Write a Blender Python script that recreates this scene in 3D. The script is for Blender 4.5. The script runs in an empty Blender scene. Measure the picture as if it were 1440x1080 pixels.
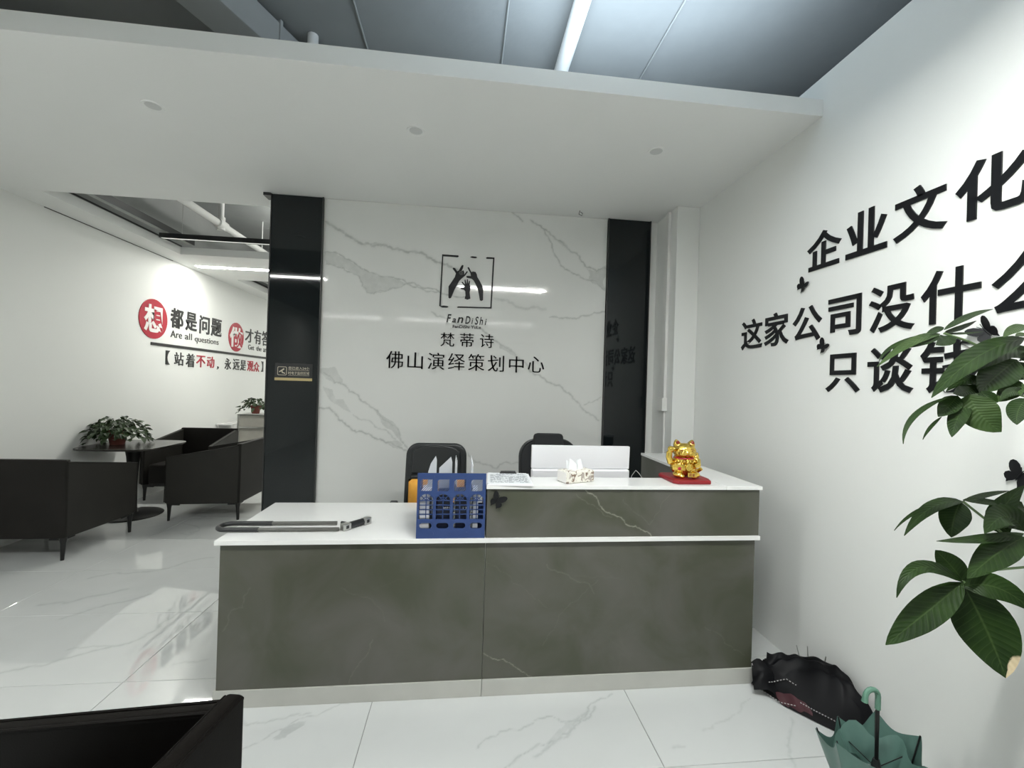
import bpy, bmesh, math, random
import numpy as np
from mathutils import Vector, Matrix

# ------------------------------------------------------------------ camera, world, exposure
SC = bpy.context.scene
COL = SC.collection
CAM_F, CAM_YAW, CAM_PITCH, CAM_ROLL = 609.82, .1091, .0022, .0298
_cy, _sy, _cp, _sp = math.cos(CAM_YAW), math.sin(CAM_YAW), math.cos(CAM_PITCH), math.sin(CAM_PITCH)
_F = Vector((_sy*_cp, _cy*_cp, _sp)); _R0 = Vector((_cy, -_sy, 0)); _U0 = _R0.cross(_F)
_R = math.cos(CAM_ROLL)*_R0 + math.sin(CAM_ROLL)*_U0
_U = -math.sin(CAM_ROLL)*_R0 + math.cos(CAM_ROLL)*_U0
cd = bpy.data.cameras.new('camera'); cam = bpy.data.objects.new('camera', cd); COL.objects.link(cam)
cd.sensor_width = 36; cd.lens = CAM_F/1440*36; cd.clip_start = .02; cd.clip_end = 100
cam.matrix_world = Matrix(((_R.x, _U.x, -_F.x, 0), (_R.y, _U.y, -_F.y, 0), (_R.z, _U.z, -_F.z, 1.5), (0, 0, 0, 1)))
SC.camera = cam
SC.view_settings.view_transform = 'Standard'; SC.view_settings.look = 'None'
SC.view_settings.gamma = 1; SC.view_settings.use_curve_mapping = False
SC.view_settings.exposure = 0.0
w = bpy.data.worlds.new('world'); SC.world = w; w.use_nodes = True
w.node_tree.nodes['Background'].inputs[0].default_value = (.8, .85, .9, 1)
w.node_tree.nodes['Background'].inputs[1].default_value = .3

LAMP_FRONT = 395      # emission of the linear lamps over the reception
LAMP_REAR = 120      # the farther, dimmer row
LAMP_LOUNGE = 92     # LED strips in the lounge ceiling
def area(name, loc, rot, sx, sy, power, color):
    l = bpy.data.lights.new(name, 'AREA'); l.shape = 'RECTANGLE'; l.size = sx; l.size_y = sy
    l.energy = power; l.color = color
    o = bpy.data.objects.new(name, l); COL.objects.link(o); o.location = loc; o.rotation_euler = rot
    return o
# cool lamp above the dropped ceiling, out of the frame, washing the raw ceiling
area('ceiling_wash_lamp', (.95, 2.45, 3.2), (math.pi, 0, 0), 1.4, .35, 19, (.70, .85, 1))
area('ceiling_wash_lamp', (.6, 1.45, 3.3), (math.pi, 0, 0), 1.4, .3, 36, (.72, .86, 1))
area('lounge_void_fill', (-1.2, 6.5, 3.2), (math.pi, 0, 0), 1.2, .3, 110, (1, 1, .95))  # added unseen fill, lifts the bounce light above the lounge ceiling opening

# ------------------------------------------------------------------ materials
def mat(name, col, rough=.5, metal=0., spec=.5, bump=None, vary=None, emis=None, coat=0, trans=0):
    m = bpy.data.materials.new(name); m.use_nodes = True
    nt = m.node_tree; p = nt.nodes['Principled BSDF']
    p.inputs['Base Color'].default_value = (*col, 1); p.inputs['Roughness'].default_value = rough
    p.inputs['Metallic'].default_value = metal; p.inputs['Specular IOR Level'].default_value = spec
    p.inputs['Coat Weight'].default_value = coat
    if emis: p.inputs['Emission Color'].default_value = (*emis[0], 1); p.inputs['Emission Strength'].default_value = emis[1]
    tc = nt.nodes.new('ShaderNodeTexCoord')
    if vary:   # (scale, amount)
        n = nt.nodes.new('ShaderNodeTexNoise'); n.inputs['Scale'].default_value = vary[0]; n.inputs['Detail'].default_value = 5
        nt.links.new(tc.outputs['Object'], n.inputs['Vector'])
        r = nt.nodes.new('ShaderNodeMapRange'); r.inputs[1].default_value = .3; r.inputs[2].default_value = .7
        r.inputs[3].default_value = 1-vary[1]; r.inputs[4].default_value = 1+vary[1]
        nt.links.new(n.outputs[0], r.inputs[0])
        x = nt.nodes.new('ShaderNodeVectorMath'); x.operation = 'SCALE'; x.inputs[0].default_value = col
        nt.links.new(r.outputs[0], x.inputs['Scale']); nt.links.new(x.outputs[0], p.inputs['Base Color'])
    if bump:   # (scale, strength, distance)
        n = nt.nodes.new('ShaderNodeTexNoise'); n.inputs['Scale'].default_value = bump[0]; n.inputs['Detail'].default_value = 4
        nt.links.new(tc.outputs['Object'], n.inputs['Vector'])
        b = nt.nodes.new('ShaderNodeBump'); b.inputs['Strength'].default_value = bump[1]; b.inputs['Distance'].default_value = bump[2]
        nt.links.new(n.outputs[0], b.inputs['Height']); nt.links.new(b.outputs[0], p.inputs['Normal'])
    return m

def mixcol(nt, fac, a, b):
    x = nt.nodes.new('ShaderNodeMix'); x.data_type = 'RGBA'
    if isinstance(fac, float): x.inputs[0].default_value = fac
    else: nt.links.new(fac, x.inputs[0])
    for i, v in ((6, a), (7, b)):
        if isinstance(v, tuple): x.inputs[i].default_value = (*v, 1)
        else: nt.links.new(v, x.inputs[i])
    return x.outputs[2]
def noise(nt, scale, detail, vec, dist=0):
    n = nt.nodes.new('ShaderNodeTexNoise'); n.inputs['Scale'].default_value = scale
    n.inputs['Detail'].default_value = detail; n.inputs['Distortion'].default_value = dist
    nt.links.new(vec, n.inputs['Vector']); return n.outputs[0]
def mrange(nt, v, a, b, c=0., d=1.):
    r = nt.nodes.new('ShaderNodeMapRange'); nt.links.new(v, r.inputs[0])
    for i, k in enumerate((a, b, c, d)): r.inputs[i+1].default_value = k
    return r.outputs[0]
def math2(nt, op, a, b=None):
    n = nt.nodes.new('ShaderNodeMath'); n.operation = op
    for i, v in enumerate((a, b)):
        if v is None: continue
        if isinstance(v, (int, float)): n.inputs[i].default_value = v
        else: nt.links.new(v, n.inputs[i])
    return n.outputs[0]

def veined(name, base, base2, vein, rough, proc, attr=True, scale=1.1, cloud=1.3, spec=.5):
    """polished stone: soft clouds, a colour attribute 'vein' holding its real veins, thin noise veins"""
    m = bpy.data.materials.new(name); m.use_nodes = True; nt = m.node_tree; p = nt.nodes['Principled BSDF']
    g = nt.nodes.new('ShaderNodeNewGeometry'); pos = g.outputs['Position']
    c = mixcol(nt, mrange(nt, noise(nt, cloud, 4, pos, .6), .35, .68), base, base2)
    if proc:
        a = math2(nt, 'ABSOLUTE', math2(nt, 'SUBTRACT', noise(nt, scale, 7, pos, .8), .5))
        f = math2(nt, 'MULTIPLY', mrange(nt, a, 0., .012, 1., 0.), mrange(nt, noise(nt, scale*.9, 2, pos), .52, .68))
        c = mixcol(nt, math2(nt, 'MULTIPLY', f, proc), c, vein)
    if attr:
        at = nt.nodes.new('ShaderNodeAttribute'); at.attribute_name = 'vein'
        br = mrange(nt, noise(nt, 22, 4, pos), .25, .62, .45, 1.)
        c = mixcol(nt, math2(nt, 'MULTIPLY', at.outputs['Fac'], br), c, vein)
    nt.links.new(c, p.inputs['Base Color']); p.inputs['Roughness'].default_value = rough; p.inputs['Specular IOR Level'].default_value = spec
    return m

M = {}
M['paint'] = mat('white_wall_paint', (.80, .81, .79), .6, bump=(60, .05, .002), vary=(.7, .015))
M['soffit'] = mat('white_ceiling_paint', (.84, .845, .83), .7, vary=(.8, .015))
M['raw'] = mat('raw_grey_ceiling', (.27, .28, .275), .85, vary=(1.2, .12), bump=(9, .3, .01))
M['rawwall'] = mat('raw_grey_wall', (.36, .37, .36), .85, vary=(1.2, .1), bump=(9, .3, .01))
M['pipe'] = mat('white_pipe', (.78, .78, .76), .45)
M['marble'] = veined('white_marble', (.70, .705, .685), (.73, .735, .715), (.37, .385, .37), .06, 0)
M['floor'] = veined('white_marble_floor_tile', (.53, .545, .54), (.58, .595, .59), (.33, .34, .34), .03, 0, spec=.75)
M['floorfar'] = veined('white_marble_floor_tile_far', (.53, .545, .54), (.58, .595, .59), (.33, .34, .34), .03, .55, attr=False, scale=.8, spec=.75)
M['grout'] = mat('grey_grout', (.22, .22, .21), .8)
M['stone'] = veined('grey_green_stone', (.062, .066, .044), (.104, .100, .088), (.34, .33, .28), .36, .03, scale=2.2, cloud=3.0)
M['quartz'] = mat('white_quartz', (.80, .80, .79), .12, vary=(3, .02))
M['plinth'] = mat('white_plinth', (.46, .46, .43), .3, vary=(6, .05))
M['blackglass'] = mat('black_polished_panel', (.008, .011, .012), .04, spec=.38)
M['blackedge'] = mat('black_edge', (.02, .02, .02), .3)
M['acrylic'] = mat('black_acrylic', (.006, .0065, .008), .4, spec=.3)
M['leather'] = mat('dark_brown_leather', (.011, .0098, .0085), .55, spec=.2, bump=(220, .25, .001), vary=(5, .15))
M['shadeleather'] = mat('shaded_dark_leather', (.0032, .0025, .002), .5, spec=.07, bump=(220, .25, .001), vary=(5, .15))  # same leather, darker copy with the near chair's shade in its colour
M['leatherside'] = mat('dark_grey_leather', (.017, .016, .0135), .55, spec=.35, bump=(220, .25, .001), vary=(5, .12))
M['blackmetal'] = mat('black_metal', (.012, .012, .012), .35, metal=.3)
M['tabletop'] = mat('dark_table_top', (.03, .028, .025), .22, vary=(8, .2))
M['black'] = mat('black_plastic', (.016, .017, .018), .4)
M['officeleather'] = mat('black_office_leather', (.014, .016, .017), .33, bump=(160, .2, .001))
M['mesh'] = mat('black_mesh_fabric', (.014, .015, .017), .8, bump=(500, .5, .001))
M['blue'] = mat('blue_plastic', (.022, .05, .165), .4)
M['paper'] = mat('white_paper', (.80, .82, .84), .7)
M['greypaper'] = mat('pale_grey_paper', (.55, .57, .60), .7)
M['navy'] = mat('navy_folder', (.008, .012, .032), .4)
M['monitor'] = mat('white_monitor_shell', (.80, .80, .83), .3)
M['chrome'] = mat('brushed_steel', (.55, .55, .53), .28, metal=1)
M['gunmetal'] = mat('grey_lock_steel', (.16, .16, .15), .35, metal=.8)
M['red'] = mat('red_velvet', (.24, .008, .014), .45, bump=(90, .3, .001))
M['gold'] = mat('polished_gold', (.80, .56, .12), .2, metal=1, vary=(30, .08))
M['earred'] = mat('dark_red_ear', (.22, .03, .015), .4)
M['redvinyl'] = mat('red_vinyl', (.42, .015, .035), .4)
M['whitevinyl'] = mat('white_vinyl', (.82, .80, .78), .4)
M['blackvinyl'] = mat('black_vinyl', (.018, .018, .018), .45)
M['terracotta'] = mat('terracotta', (.15, .035, .025), .6, vary=(12, .2))
M['soil'] = mat('soil', (.03, .02, .014), .9)
M['foliage'] = mat('green_foliage', (.022, .045, .012), .5, vary=(16, .6))
M['trunk'] = mat('brown_trunk', (.16, .11, .07), .8, bump=(20, .8, .01))
M['petiole'] = mat('green_petiole', (.10, .16, .06), .5)
M['umbblack'] = mat('black_umbrella_nylon', (.0025, .0025, .0035), .5, spec=.14, vary=(6, .3))
M['umbred'] = mat('maroon_umbrella_lining', (.05, .008, .014), .5)
M['trimdash'] = mat('umbrella_edge_tape', (.35, .33, .33), .6)
M['umbgreen'] = mat('teal_umbrella_nylon', (.085, .165, .14), .36, vary=(7, .2))
M['tealhandle'] = mat('teal_plastic', (.10, .22, .16), .35)
M['orange'] = mat('orange_fabric', (.72, .34, .04), .6, vary=(9, .15))
M['greenfab'] = mat('green_fabric', (.10, .14, .05), .6)
M['goldflat'] = mat('brass_strip', (.50, .40, .20), .35, metal=.5)
M['signtext'] = mat('gold_sign_print', (.55, .50, .40), .5)
M['printgrey'] = mat('grey_print', (.25, .27, .30), .7)
M['greyboard'] = mat('grey_cabinet_panel', (.30, .29, .26), .5, vary=(4, .15))
M['lampdim'] = mat('lamp_diffuser_dim', (.8, .8, .78), .5, emis=((1, 1, .95), .35))  # weak emission put into the hanging lounge lamp's white diffuser
M['lamp_front'] = mat('lamp_diffuser_front', (.9, .9, .9), .5, emis=((.985, 1, .96), LAMP_FRONT))
M['lamp_rear'] = mat('lamp_diffuser_rear', (.9, .9, .9), .5, emis=((.985, 1, .96), LAMP_REAR))
M['lamp_lounge'] = mat('lamp_diffuser_lounge', (.9, .9, .9), .5, emis=((1, 1, .93), LAMP_LOUNGE))
M['lens'] = mat('downlight_lens', (.62, .63, .62), .4)

# floral tissue wrap
m = mat('floral_wrap', (.78, .75, .68), .5); nt = m.node_tree
g = nt.nodes.new('ShaderNodeTexCoord')
f1 = mrange(nt, noise(nt, 38, 3, g.outputs['Object'], 1.2), .56, .60)
c1 = mixcol(nt, f1, (.78, .75, .68), (.22, .15, .11))
f2 = mrange(nt, noise(nt, 24, 2, g.outputs['Object'], .5), .60, .64)
nt.links.new(mixcol(nt, f2, c1, (.42, .37, .33)), nt.nodes['Principled BSDF'].inputs['Base Color']); M['floral'] = m

# money tree leaf: attribute st = (along, |across|, brown, 0)
def leafmat(name, c0, c1):
    m = bpy.data.materials.new(name); m.use_nodes = True; nt = m.node_tree; p = nt.nodes['Principled BSDF']
    at = nt.nodes.new('ShaderNodeAttribute'); at.attribute_name = 'st'
    s = nt.nodes.new('ShaderNodeSeparateXYZ'); nt.links.new(at.outputs['Vector'], s.inputs[0])
    tc = nt.nodes.new('ShaderNodeTexCoord')
    base = mixcol(nt, mrange(nt, noise(nt, 14, 4, tc.outputs['Object']), .35, .65), c0, c1)
    rib = mrange(nt, s.outputs[1], 0., .07, 1., 0.)
    wv = math2(nt, 'SINE', math2(nt, 'SUBTRACT', math2(nt, 'MULTIPLY', s.outputs[0], 85.), math2(nt, 'MULTIPLY', s.outputs[1], 14.)))
    vein = mrange(nt, wv, .86, 1., 0., .22)
    c = mixcol(nt, math2(nt, 'MAXIMUM', math2(nt, 'MULTIPLY', rib, .55), vein), base, (.05, .085, .025))
    bf = mrange(nt, math2(nt, 'ADD', s.outputs[2], math2(nt, 'MULTIPLY', noise(nt, 30, 4, tc.outputs['Object']), .5)), .68, .78)
    c = mixcol(nt, bf, c, (.46, .38, .25))
    nt.links.new(c, p.inputs['Base Color']); p.inputs['Roughness'].default_value = .45; p.inputs['Specular IOR Level'].default_value = .13
    b = nt.nodes.new('ShaderNodeBump'); b.inputs['Strength'].default_value = .25; b.inputs['Distance'].default_value = .001
    nt.links.new(wv, b.inputs['Height']); nt.links.new(b.outputs[0], p.inputs['Normal'])
    return m
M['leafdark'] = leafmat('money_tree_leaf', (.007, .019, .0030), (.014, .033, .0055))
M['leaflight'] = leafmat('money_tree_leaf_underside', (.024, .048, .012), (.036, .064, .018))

# ------------------------------------------------------------------ mesh helpers
def link(name, me, m, parent=None, smooth=None):
    if m is not None: me.materials.append(M[m] if isinstance(m, str) else m)
    if smooth:
        me.shade_smooth(); me.set_sharp_from_angle(angle=math.radians(smooth))
    o = bpy.data.objects.new(name, me); COL.objects.link(o)
    if smooth == 35 and len(me.vertices) < 4000:
        wn = o.modifiers.new('normals', 'WEIGHTED_NORMAL'); wn.keep_sharp = True; wn.weight = 80
    if parent is not None: o.parent = parent
    return o
def tag(o, label=None, cat=None, group=None, kind=None):
    if label: o['label'] = label
    if cat: o['category'] = cat
    if group: o['group'] = group
    if kind: o['kind'] = kind
    return o
def empty(name, label, cat, loc=(0, 0, 0), rz=0, group=None):
    o = bpy.data.objects.new(name, None); COL.objects.link(o); o.location = loc; o.rotation_euler = (0, 0, rz)
    o.empty_display_size = .1
    return tag(o, label, cat, group)
def copy_tree(o, parent=None):
    c = o.copy(); COL.objects.link(c); c.parent = parent
    for ch in o.children: copy_tree(ch, c)
    return c

class MB:
    def __init__(s): s.bm = bmesh.new()
    def box(s, x0, x1, y0, y1, z0, z1, bev=0, seg=2, mtx=None):
        r = bmesh.ops.create_cube(s.bm, size=1); vs = r['verts']
        for v in vs: v.co = Vector(((x0+x1)/2+v.co.x*(x1-x0), (y0+y1)/2+v.co.y*(y1-y0), (z0+z1)/2+v.co.z*(z1-z0)))
        if bev:
            es = list({e for v in vs for e in v.link_edges})
            r = bmesh.ops.bevel(s.bm, geom=es, offset=bev, segments=seg, affect='EDGES', profile=.5)
            vs = r['verts'] + [v for v in vs if v.is_valid]
            vs = list({v for f in r['faces'] for v in f.verts} | {v for v in vs if v.is_valid})
        if mtx is not None: bmesh.ops.transform(s.bm, matrix=mtx, verts=vs)
        return s
    def prism(s, pts, d, mtx=None, bev=0, seg=2):
        """polygon pts (u,v) in XY extruded along +Z by d, then mtx"""
        vs = [s.bm.verts.new((p[0], p[1], 0)) for p in pts]; f = s.bm.faces.new(vs)
        r = bmesh.ops.extrude_face_region(s.bm, geom=[f]); nv = [e for e in r['geom'] if isinstance(e, bmesh.types.BMVert)]
        for v in nv: v.co.z += d
        al = set(vs+nv); fs = {f for v in al for f in v.link_faces}
        bmesh.ops.recalc_face_normals(s.bm, faces=list(fs))
        if bev:
            es = list({e for v in al for e in v.link_edges})
            r = bmesh.ops.bevel(s.bm, geom=es, offset=bev, segments=seg, affect='EDGES', profile=.5)
            al = {v for v in al if v.is_valid} | {v for f in r['faces'] for v in f.verts}
        if mtx is not None: bmesh.ops.transform(s.bm, matrix=mtx, verts=list(al))
        return s
    def tube(s, pts, r, seg=8, cap=True):
        pts = [Vector(p) for p in pts]; rings = []; n = len(pts); up = None
        for i, p in enumerate(pts):
            t = (pts[min(i+1, n-1)]-pts[max(i-1, 0)]).normalized()
            if up is None:
                a = Vector((0, 0, 1)) if abs(t.z) < .9 else Vector((1, 0, 0)); up = (a-t*a.dot(t)).normalized()
            else: up = (up-t*up.dot(t)).normalized()
            b = t.cross(up); rr = r[i] if isinstance(r, (list, tuple)) else r
            rings.append([s.bm.verts.new(p+(up*math.cos(2*math.pi*k/seg)+b*math.sin(2*math.pi*k/seg))*rr) for k in range(seg)])
        for a, b in zip(rings, rings[1:]):
            for k in range(seg): s.bm.faces.new((a[k], a[(k+1) % seg], b[(k+1) % seg], b[k]))
        if cap:
            s.bm.faces.new(rings[0][::-1]); s.bm.faces.new(rings[-1])
        return s
    def lathe(s, prof, c=(0, 0, 0), seg=24, mtx=None):
        rings = []
        for r, z in prof:
            rings.append([s.bm.verts.new((c[0]+max(r, 1e-4)*math.cos(2*math.pi*k/seg), c[1]+max(r, 1e-4)*math.sin(2*math.pi*k/seg), c[2]+z)) for k in range(seg)])
        for a, b in zip(rings, rings[1:]):
            for k in range(seg): s.bm.faces.new((a[k], a[(k+1) % seg], b[(k+1) % seg], b[k]))
        s.bm.faces.new(rings[0][::-1]); s.bm.faces.new(rings[-1])
        if mtx is not None: bmesh.ops.transform(s.bm, matrix=mtx, verts=[v for r in rings for v in r])
        return s
    def ell(s, c, r, mtx=None, seg=16):
        q = bmesh.ops.create_uvsphere(s.bm, u_segments=seg, v_segments=seg//2+2, radius=1)
        for v in q['verts']: v.co = Vector((v.co.x*r[0], v.co.y*r[1], v.co.z*r[2]))
        m_ = Matrix.Translation(c) @ (mtx if mtx is not None else Matrix())
        bmesh.ops.transform(s.bm, matrix=m_, verts=q['verts']); return s
    def grid(s, nu, nv, fn):
        V = [[s.bm.verts.new(fn(i/(nu-1), j/(nv-1))) for j in range(nv)] for i in range(nu)]
        for i in range(nu-1):
            for j in range(nv-1): s.bm.faces.new((V[i][j], V[i+1][j], V[i+1][j+1], V[i][j+1]))
        return s
    def mesh(s, name='m'):
        me = bpy.data.meshes.new(name); bmesh.ops.recalc_face_normals(s.bm, faces=s.bm.faces[:]) if False else None
        s.bm.normal_update(); s.bm.to_mesh(me); s.bm.free(); return me
    def build(s, name, m, parent=None, smooth=35):
        bmesh.ops.recalc_face_normals(s.bm, faces=s.bm.faces[:])
        return link(name, s.mesh(name), m, parent, smooth)
def box(name, m, x0, x1, y0, y1, z0, z1, parent=None, bev=0, seg=2):
    return MB().box(x0, x1, y0, y1, z0, z1, bev, seg).build(name, m, parent)
def struct(o): o['kind'] = 'structure'; return o
def cyl(name, m, p0, p1, r, parent=None, seg=12): return MB().tube([p0, p1], r, seg).build(name, m, parent)

# flat shapes (2D filled curves with holes) and glyphs, returned as (verts, faces) arrays
def curve_mesh(splines, t):
    cu = bpy.data.curves.new('shape', 'CURVE'); cu.dimensions = '2D'; cu.fill_mode = 'BOTH'; cu.extrude = t/2
    for pts in splines:
        sp = cu.splines.new('POLY'); sp.points.add(len(pts)-1)
        for i, p in enumerate(pts): sp.points[i].co = (p[0], p[1], 0, 1)
        sp.use_cyclic_u = True
    o = bpy.data.objects.new('shape', cu); me = bpy.data.meshes.new_from_object(o)
    bpy.data.objects.remove(o); bpy.data.curves.remove(cu); return me
def text_mesh(s, t, offset=0., shear=0., res=3):
    cu = bpy.data.curves.new('glyph', 'FONT'); cu.body = s; cu.extrude = t/2; cu.offset = offset; cu.resolution_u = res; cu.shear = shear
    o = bpy.data.objects.new('glyph', cu); me = bpy.data.meshes.new_from_object(o)
    bpy.data.objects.remove(o); bpy.data.curves.remove(cu); return me
def fit(me, u0, u1, v0, v1, t):
    """scale mesh xy to the box, z to thickness t starting at 0"""
    n = len(me.vertices); a = np.empty(n*3, np.float32); me.vertices.foreach_get('co', a); a = a.reshape(-1, 3)
    lo, hi = a.min(0), a.max(0); sc = (hi-lo); sc[sc < 1e-9] = 1
    a = (a-lo)/sc*np.array([u1-u0, v1-v0, t], np.float32)+np.array([u0, v0, 0], np.float32)
    me.vertices.foreach_set('co', a.ravel()); me.update(); return me
def frame_m(o, u, v):
    u = Vector(u); v = Vector(v); n = u.cross(v)
    return Matrix(((u.x, v.x, n.x, o[0]), (u.y, v.y, n.y, o[1]), (u.z, v.z, n.z, o[2]), (0, 0, 0, 1)))
RW = frame_m((1.88, 0, 0), (0, -1, 0), (0, 0, 1))      # right wall: u = -y
LW = frame_m((-3.86, 0, 0), (0, 1, 0), (0, 0, 1))      # left wall : u = +y
BW = frame_m((0, 3.74, 0), (1, 0, 0), (0, 0, 1))       # marble    : u = +x
def join_meshes(ms):
    bm = bmesh.new()
    for m_ in ms: bm.from_mesh(m_); bpy.data.meshes.remove(m_)
    me = bpy.data.meshes.new('joined'); bm.to_mesh(me); bm.free(); return me
def glyph(ch, box_, mtx, t, m, parent, offset=0., shear=0., thicken=0, name='character'):
    u0, u1, v0, v1 = box_
    me = text_mesh(ch, .05, offset, shear)
    if thicken:      # brush-like contrast: upright strokes drawn wider than level ones
        parts = [me]
        for k in (1, 2):
            m2 = me.copy(); m2.transform(Matrix.Translation((thicken*k/2, 0, 0))); parts.append(m2)
        me = join_meshes(parts)
    fit(me, u0, u1, v0, v1, t); me.transform(mtx)
    return link(name, me, m, parent)
MARBLE_VEINS= [(16,0.75,[(-1181,2808),(-1137,2784),(-1101,2755),(-1057,2740),(-995,2695),(-932,2663),(-853,2647),(-755,2642),(-675,2629),(-567,2613),(-440,2598),(-339,2558),(-238,2523),(-127,2483),(-42,2428)]),(8,0.8,[(-1182,2552),(-1095,2557),(-989,2505),(-908,2451),(-819,2406),(-694,2377),(-577,2365),(-505,2332),(-451,2340),(-350,2299),(-240,2277),(-166,2253),(-18,2243)]),(8,0.7,[(-1170,2453),(-1101,2448),(-1031,2434),(-951,2394),(-888,2343),(-873,2289),(-832,2237),(-778,2231),(-664,2264),(-584,2291),(-522,2327),(-450,2303),(-349,2272),(-249,2270)]),(10,0.7,[(362,2998),(420,2964),(460,2924)]),(11,0.8,[(526,2943),(585,2905),(653,2867),(732,2815),(821,2764),(881,2705),(950,2676),(992,2612),(1043,2557),(1132,2529),(1221,2558)]),(9,0.75,[(653,2857),(704,2775),(756,2645),(808,2562),(897,2515),(976,2486),(1056,2447),(1125,2446),(1217,2364)]),(18,0.4,[(234,2246),(310,2231),(396,2207),(463,2173),(549,2177),(636,2172),(684,2170)]),(10,0.7,[(724,2103),(841,2099),(938,2103),(1026,2131),(1222,2174)]),(11,0.6,[(-299,2101),(-197,2060),(-94,2018),(45,1996),(139,1968),(177,1937),(264,1874),(341,1821),(408,1786),(438,1749),(506,1705),(566,1621),(643,1596),(702,1559),(761,1523),(829,1511),(870,1464),(949,1414),(1010,1358),(1051,1301),(1121,1255),(1192,1208)]),(7,0.5,[(1050,1340),(1098,1370),(1177,1391),(1211,1416)]),(10,0.7,[(-1170,1561),(-1072,1474),(-993,1458),(-885,1380),(-849,1326),(-759,1274),(-695,1211),(-622,1158),(-567,1123),(-529,1032),(-501,986),(-445,927)]),(8,0.5,[(-916,1216),(-818,1172),(-737,1119),(-674,1093),(-601,1049),(-564,1013)]),(11,0.75,[(-1195,1259),(-1109,1265),(-1055,1213),(-984,1142),(-939,1106),(-885,1067),(-797,1055),(-734,1019),(-653,989),(-563,958),(-463,918)]),(10,0.5,[(47,905),(110,827),(184,809),(296,773),(368,829),(474,830),(587,800)])]
MARBLE_PATCHES= [(0.38,[(-1181,2543),(-1104,2556),(-989,2505),(-908,2451),(-819,2406),(-694,2377),(-577,2360),(-522,2327),(-584,2291),(-664,2264),(-778,2231),(-832,2237),(-873,2289),(-888,2343),(-951,2394),(-1031,2434),(-1101,2448),(-1170,2453)]),(0.4,[(-977,2691),(-933,2676),(-897,2651),(-932,2649)]),(0.5,[(-862,2652),(-765,2662),(-710,2632),(-755,2631),(-826,2642)]),(0.45,[(1043,2547),(1113,2527),(1162,2535),(1225,2597),(1227,2510),(1194,2441),(1222,2365),(1146,2409),(1056,2447),(1074,2492)]),(0.4,[(762,2788),(830,2774),(871,2729),(881,2701),(822,2735)]),(0.4,[(283,1856),(359,1831),(418,1782),(428,1749),(361,1784),(294,1810)]),(0.35,[(-1196,1560),(-1196,1587),(-1076,1609),(-1007,1503),(-1002,1458),(-1063,1474)]),(0.45,[(-759,1274),(-677,1212),(-577,1150),(-539,1087),(-528,1013),(-593,1086),(-675,1139),(-704,1202)]),(0.35,[(-1166,1444),(-1088,1419),(-1059,1339),(-998,1340),(-916,1216),(-978,1250),(-1049,1294),(-1111,1337)]),(0.4,[(-635,993),(-546,1004),(-500,968),(-544,931),(-616,962)])]
STONE_VEINS= [(5,0.9,[(607,993),(662,962),(691,910),(746,874),(812,834),(868,816),(915,789),(957,759)]),(3,0.4,[(562,980),(599,945),(645,923),(691,888),(747,861)]),(3,0.22,[(799,954),(875,874),(942,820),(995,900),(1058,981)]),(4,0.35,[(426,629),(547,559),(669,478)]),(4,0.7,[(130,205),(227,173),(286,132),(375,77)]),(3,0.2,[(117,652),(233,584),(313,515),(433,416)]),(5,0.25,[(-391,289),(-433,199),(-459,163),(-492,87)]),(6,0.22,[(-1052,348),(-1021,436),(-971,453),(-940,542)]),(3,0.3,[(1255,294),(1364,209),(1475,144)]),(3,0.2,[(-541,533),(-469,504),(-339,371)]),(3,0.2,[(419,233),(484,337),(590,451),(687,546)])]
FLOOR_VEINS= [(7,0.5,[(-1022,2053),(-901,1988),(-812,1988),(-739,2010),(-646,2031)]),(5,0.5,[(-891,1800),(-840,1861),(-745,1944),(-605,2012),(-488,2083)]),(6,0.6,[(99,1791),(195,1866),(359,1921),(517,1903),(616,1962),(764,2060)]),(7,0.6,[(149,1678),(317,1766),(466,1836),(549,1885),(652,1984)]),(9,0.5,[(328,1731),(423,1797),(526,1864),(615,1957)]),(6,0.35,[(1090,1808),(1179,1847),(1436,1982)]),(9,0.35,[(915,1731),(968,1733)]),(8,0.4,[(1548,1849),(1413,1705),(1364,1602)]),(14,0.45,[(-2239,2406),(-2175,2431),(-2081,2456),(-2011,2516),(-1940,2571),(-1851,2610),(-1787,2662),(-1758,2759),(-1752,2889),(-1771,3137)]),(10,0.4,[(-2080,2588),(-1948,2607),(-1831,2609)]),(14,0.4,[(-2388,2912),(-2314,3012),(-2241,3082),(-2126,3155),(-2088,3208)]),(20,0.4,[(-2664,3091),(-2530,3109),(-2461,3184),(-2293,3289)]),(16,0.35,[(-2676,3474),(-2547,3568),(-2406,3563),(-2239,3627),(-2173,3755),(-2020,3830)]),(12,0.35,[(-1454,2425),(-1385,2436),(-1309,2456)])]
FLOOR_PATCHES= [(0.5,[(-747,1903),(-712,1963),(-647,1987),(-646,1959),(-704,1900),(-729,1886)]),(0.3,[(616,1962),(546,1874),(423,1797),(328,1731),(432,1838),(519,1909)])]
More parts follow.
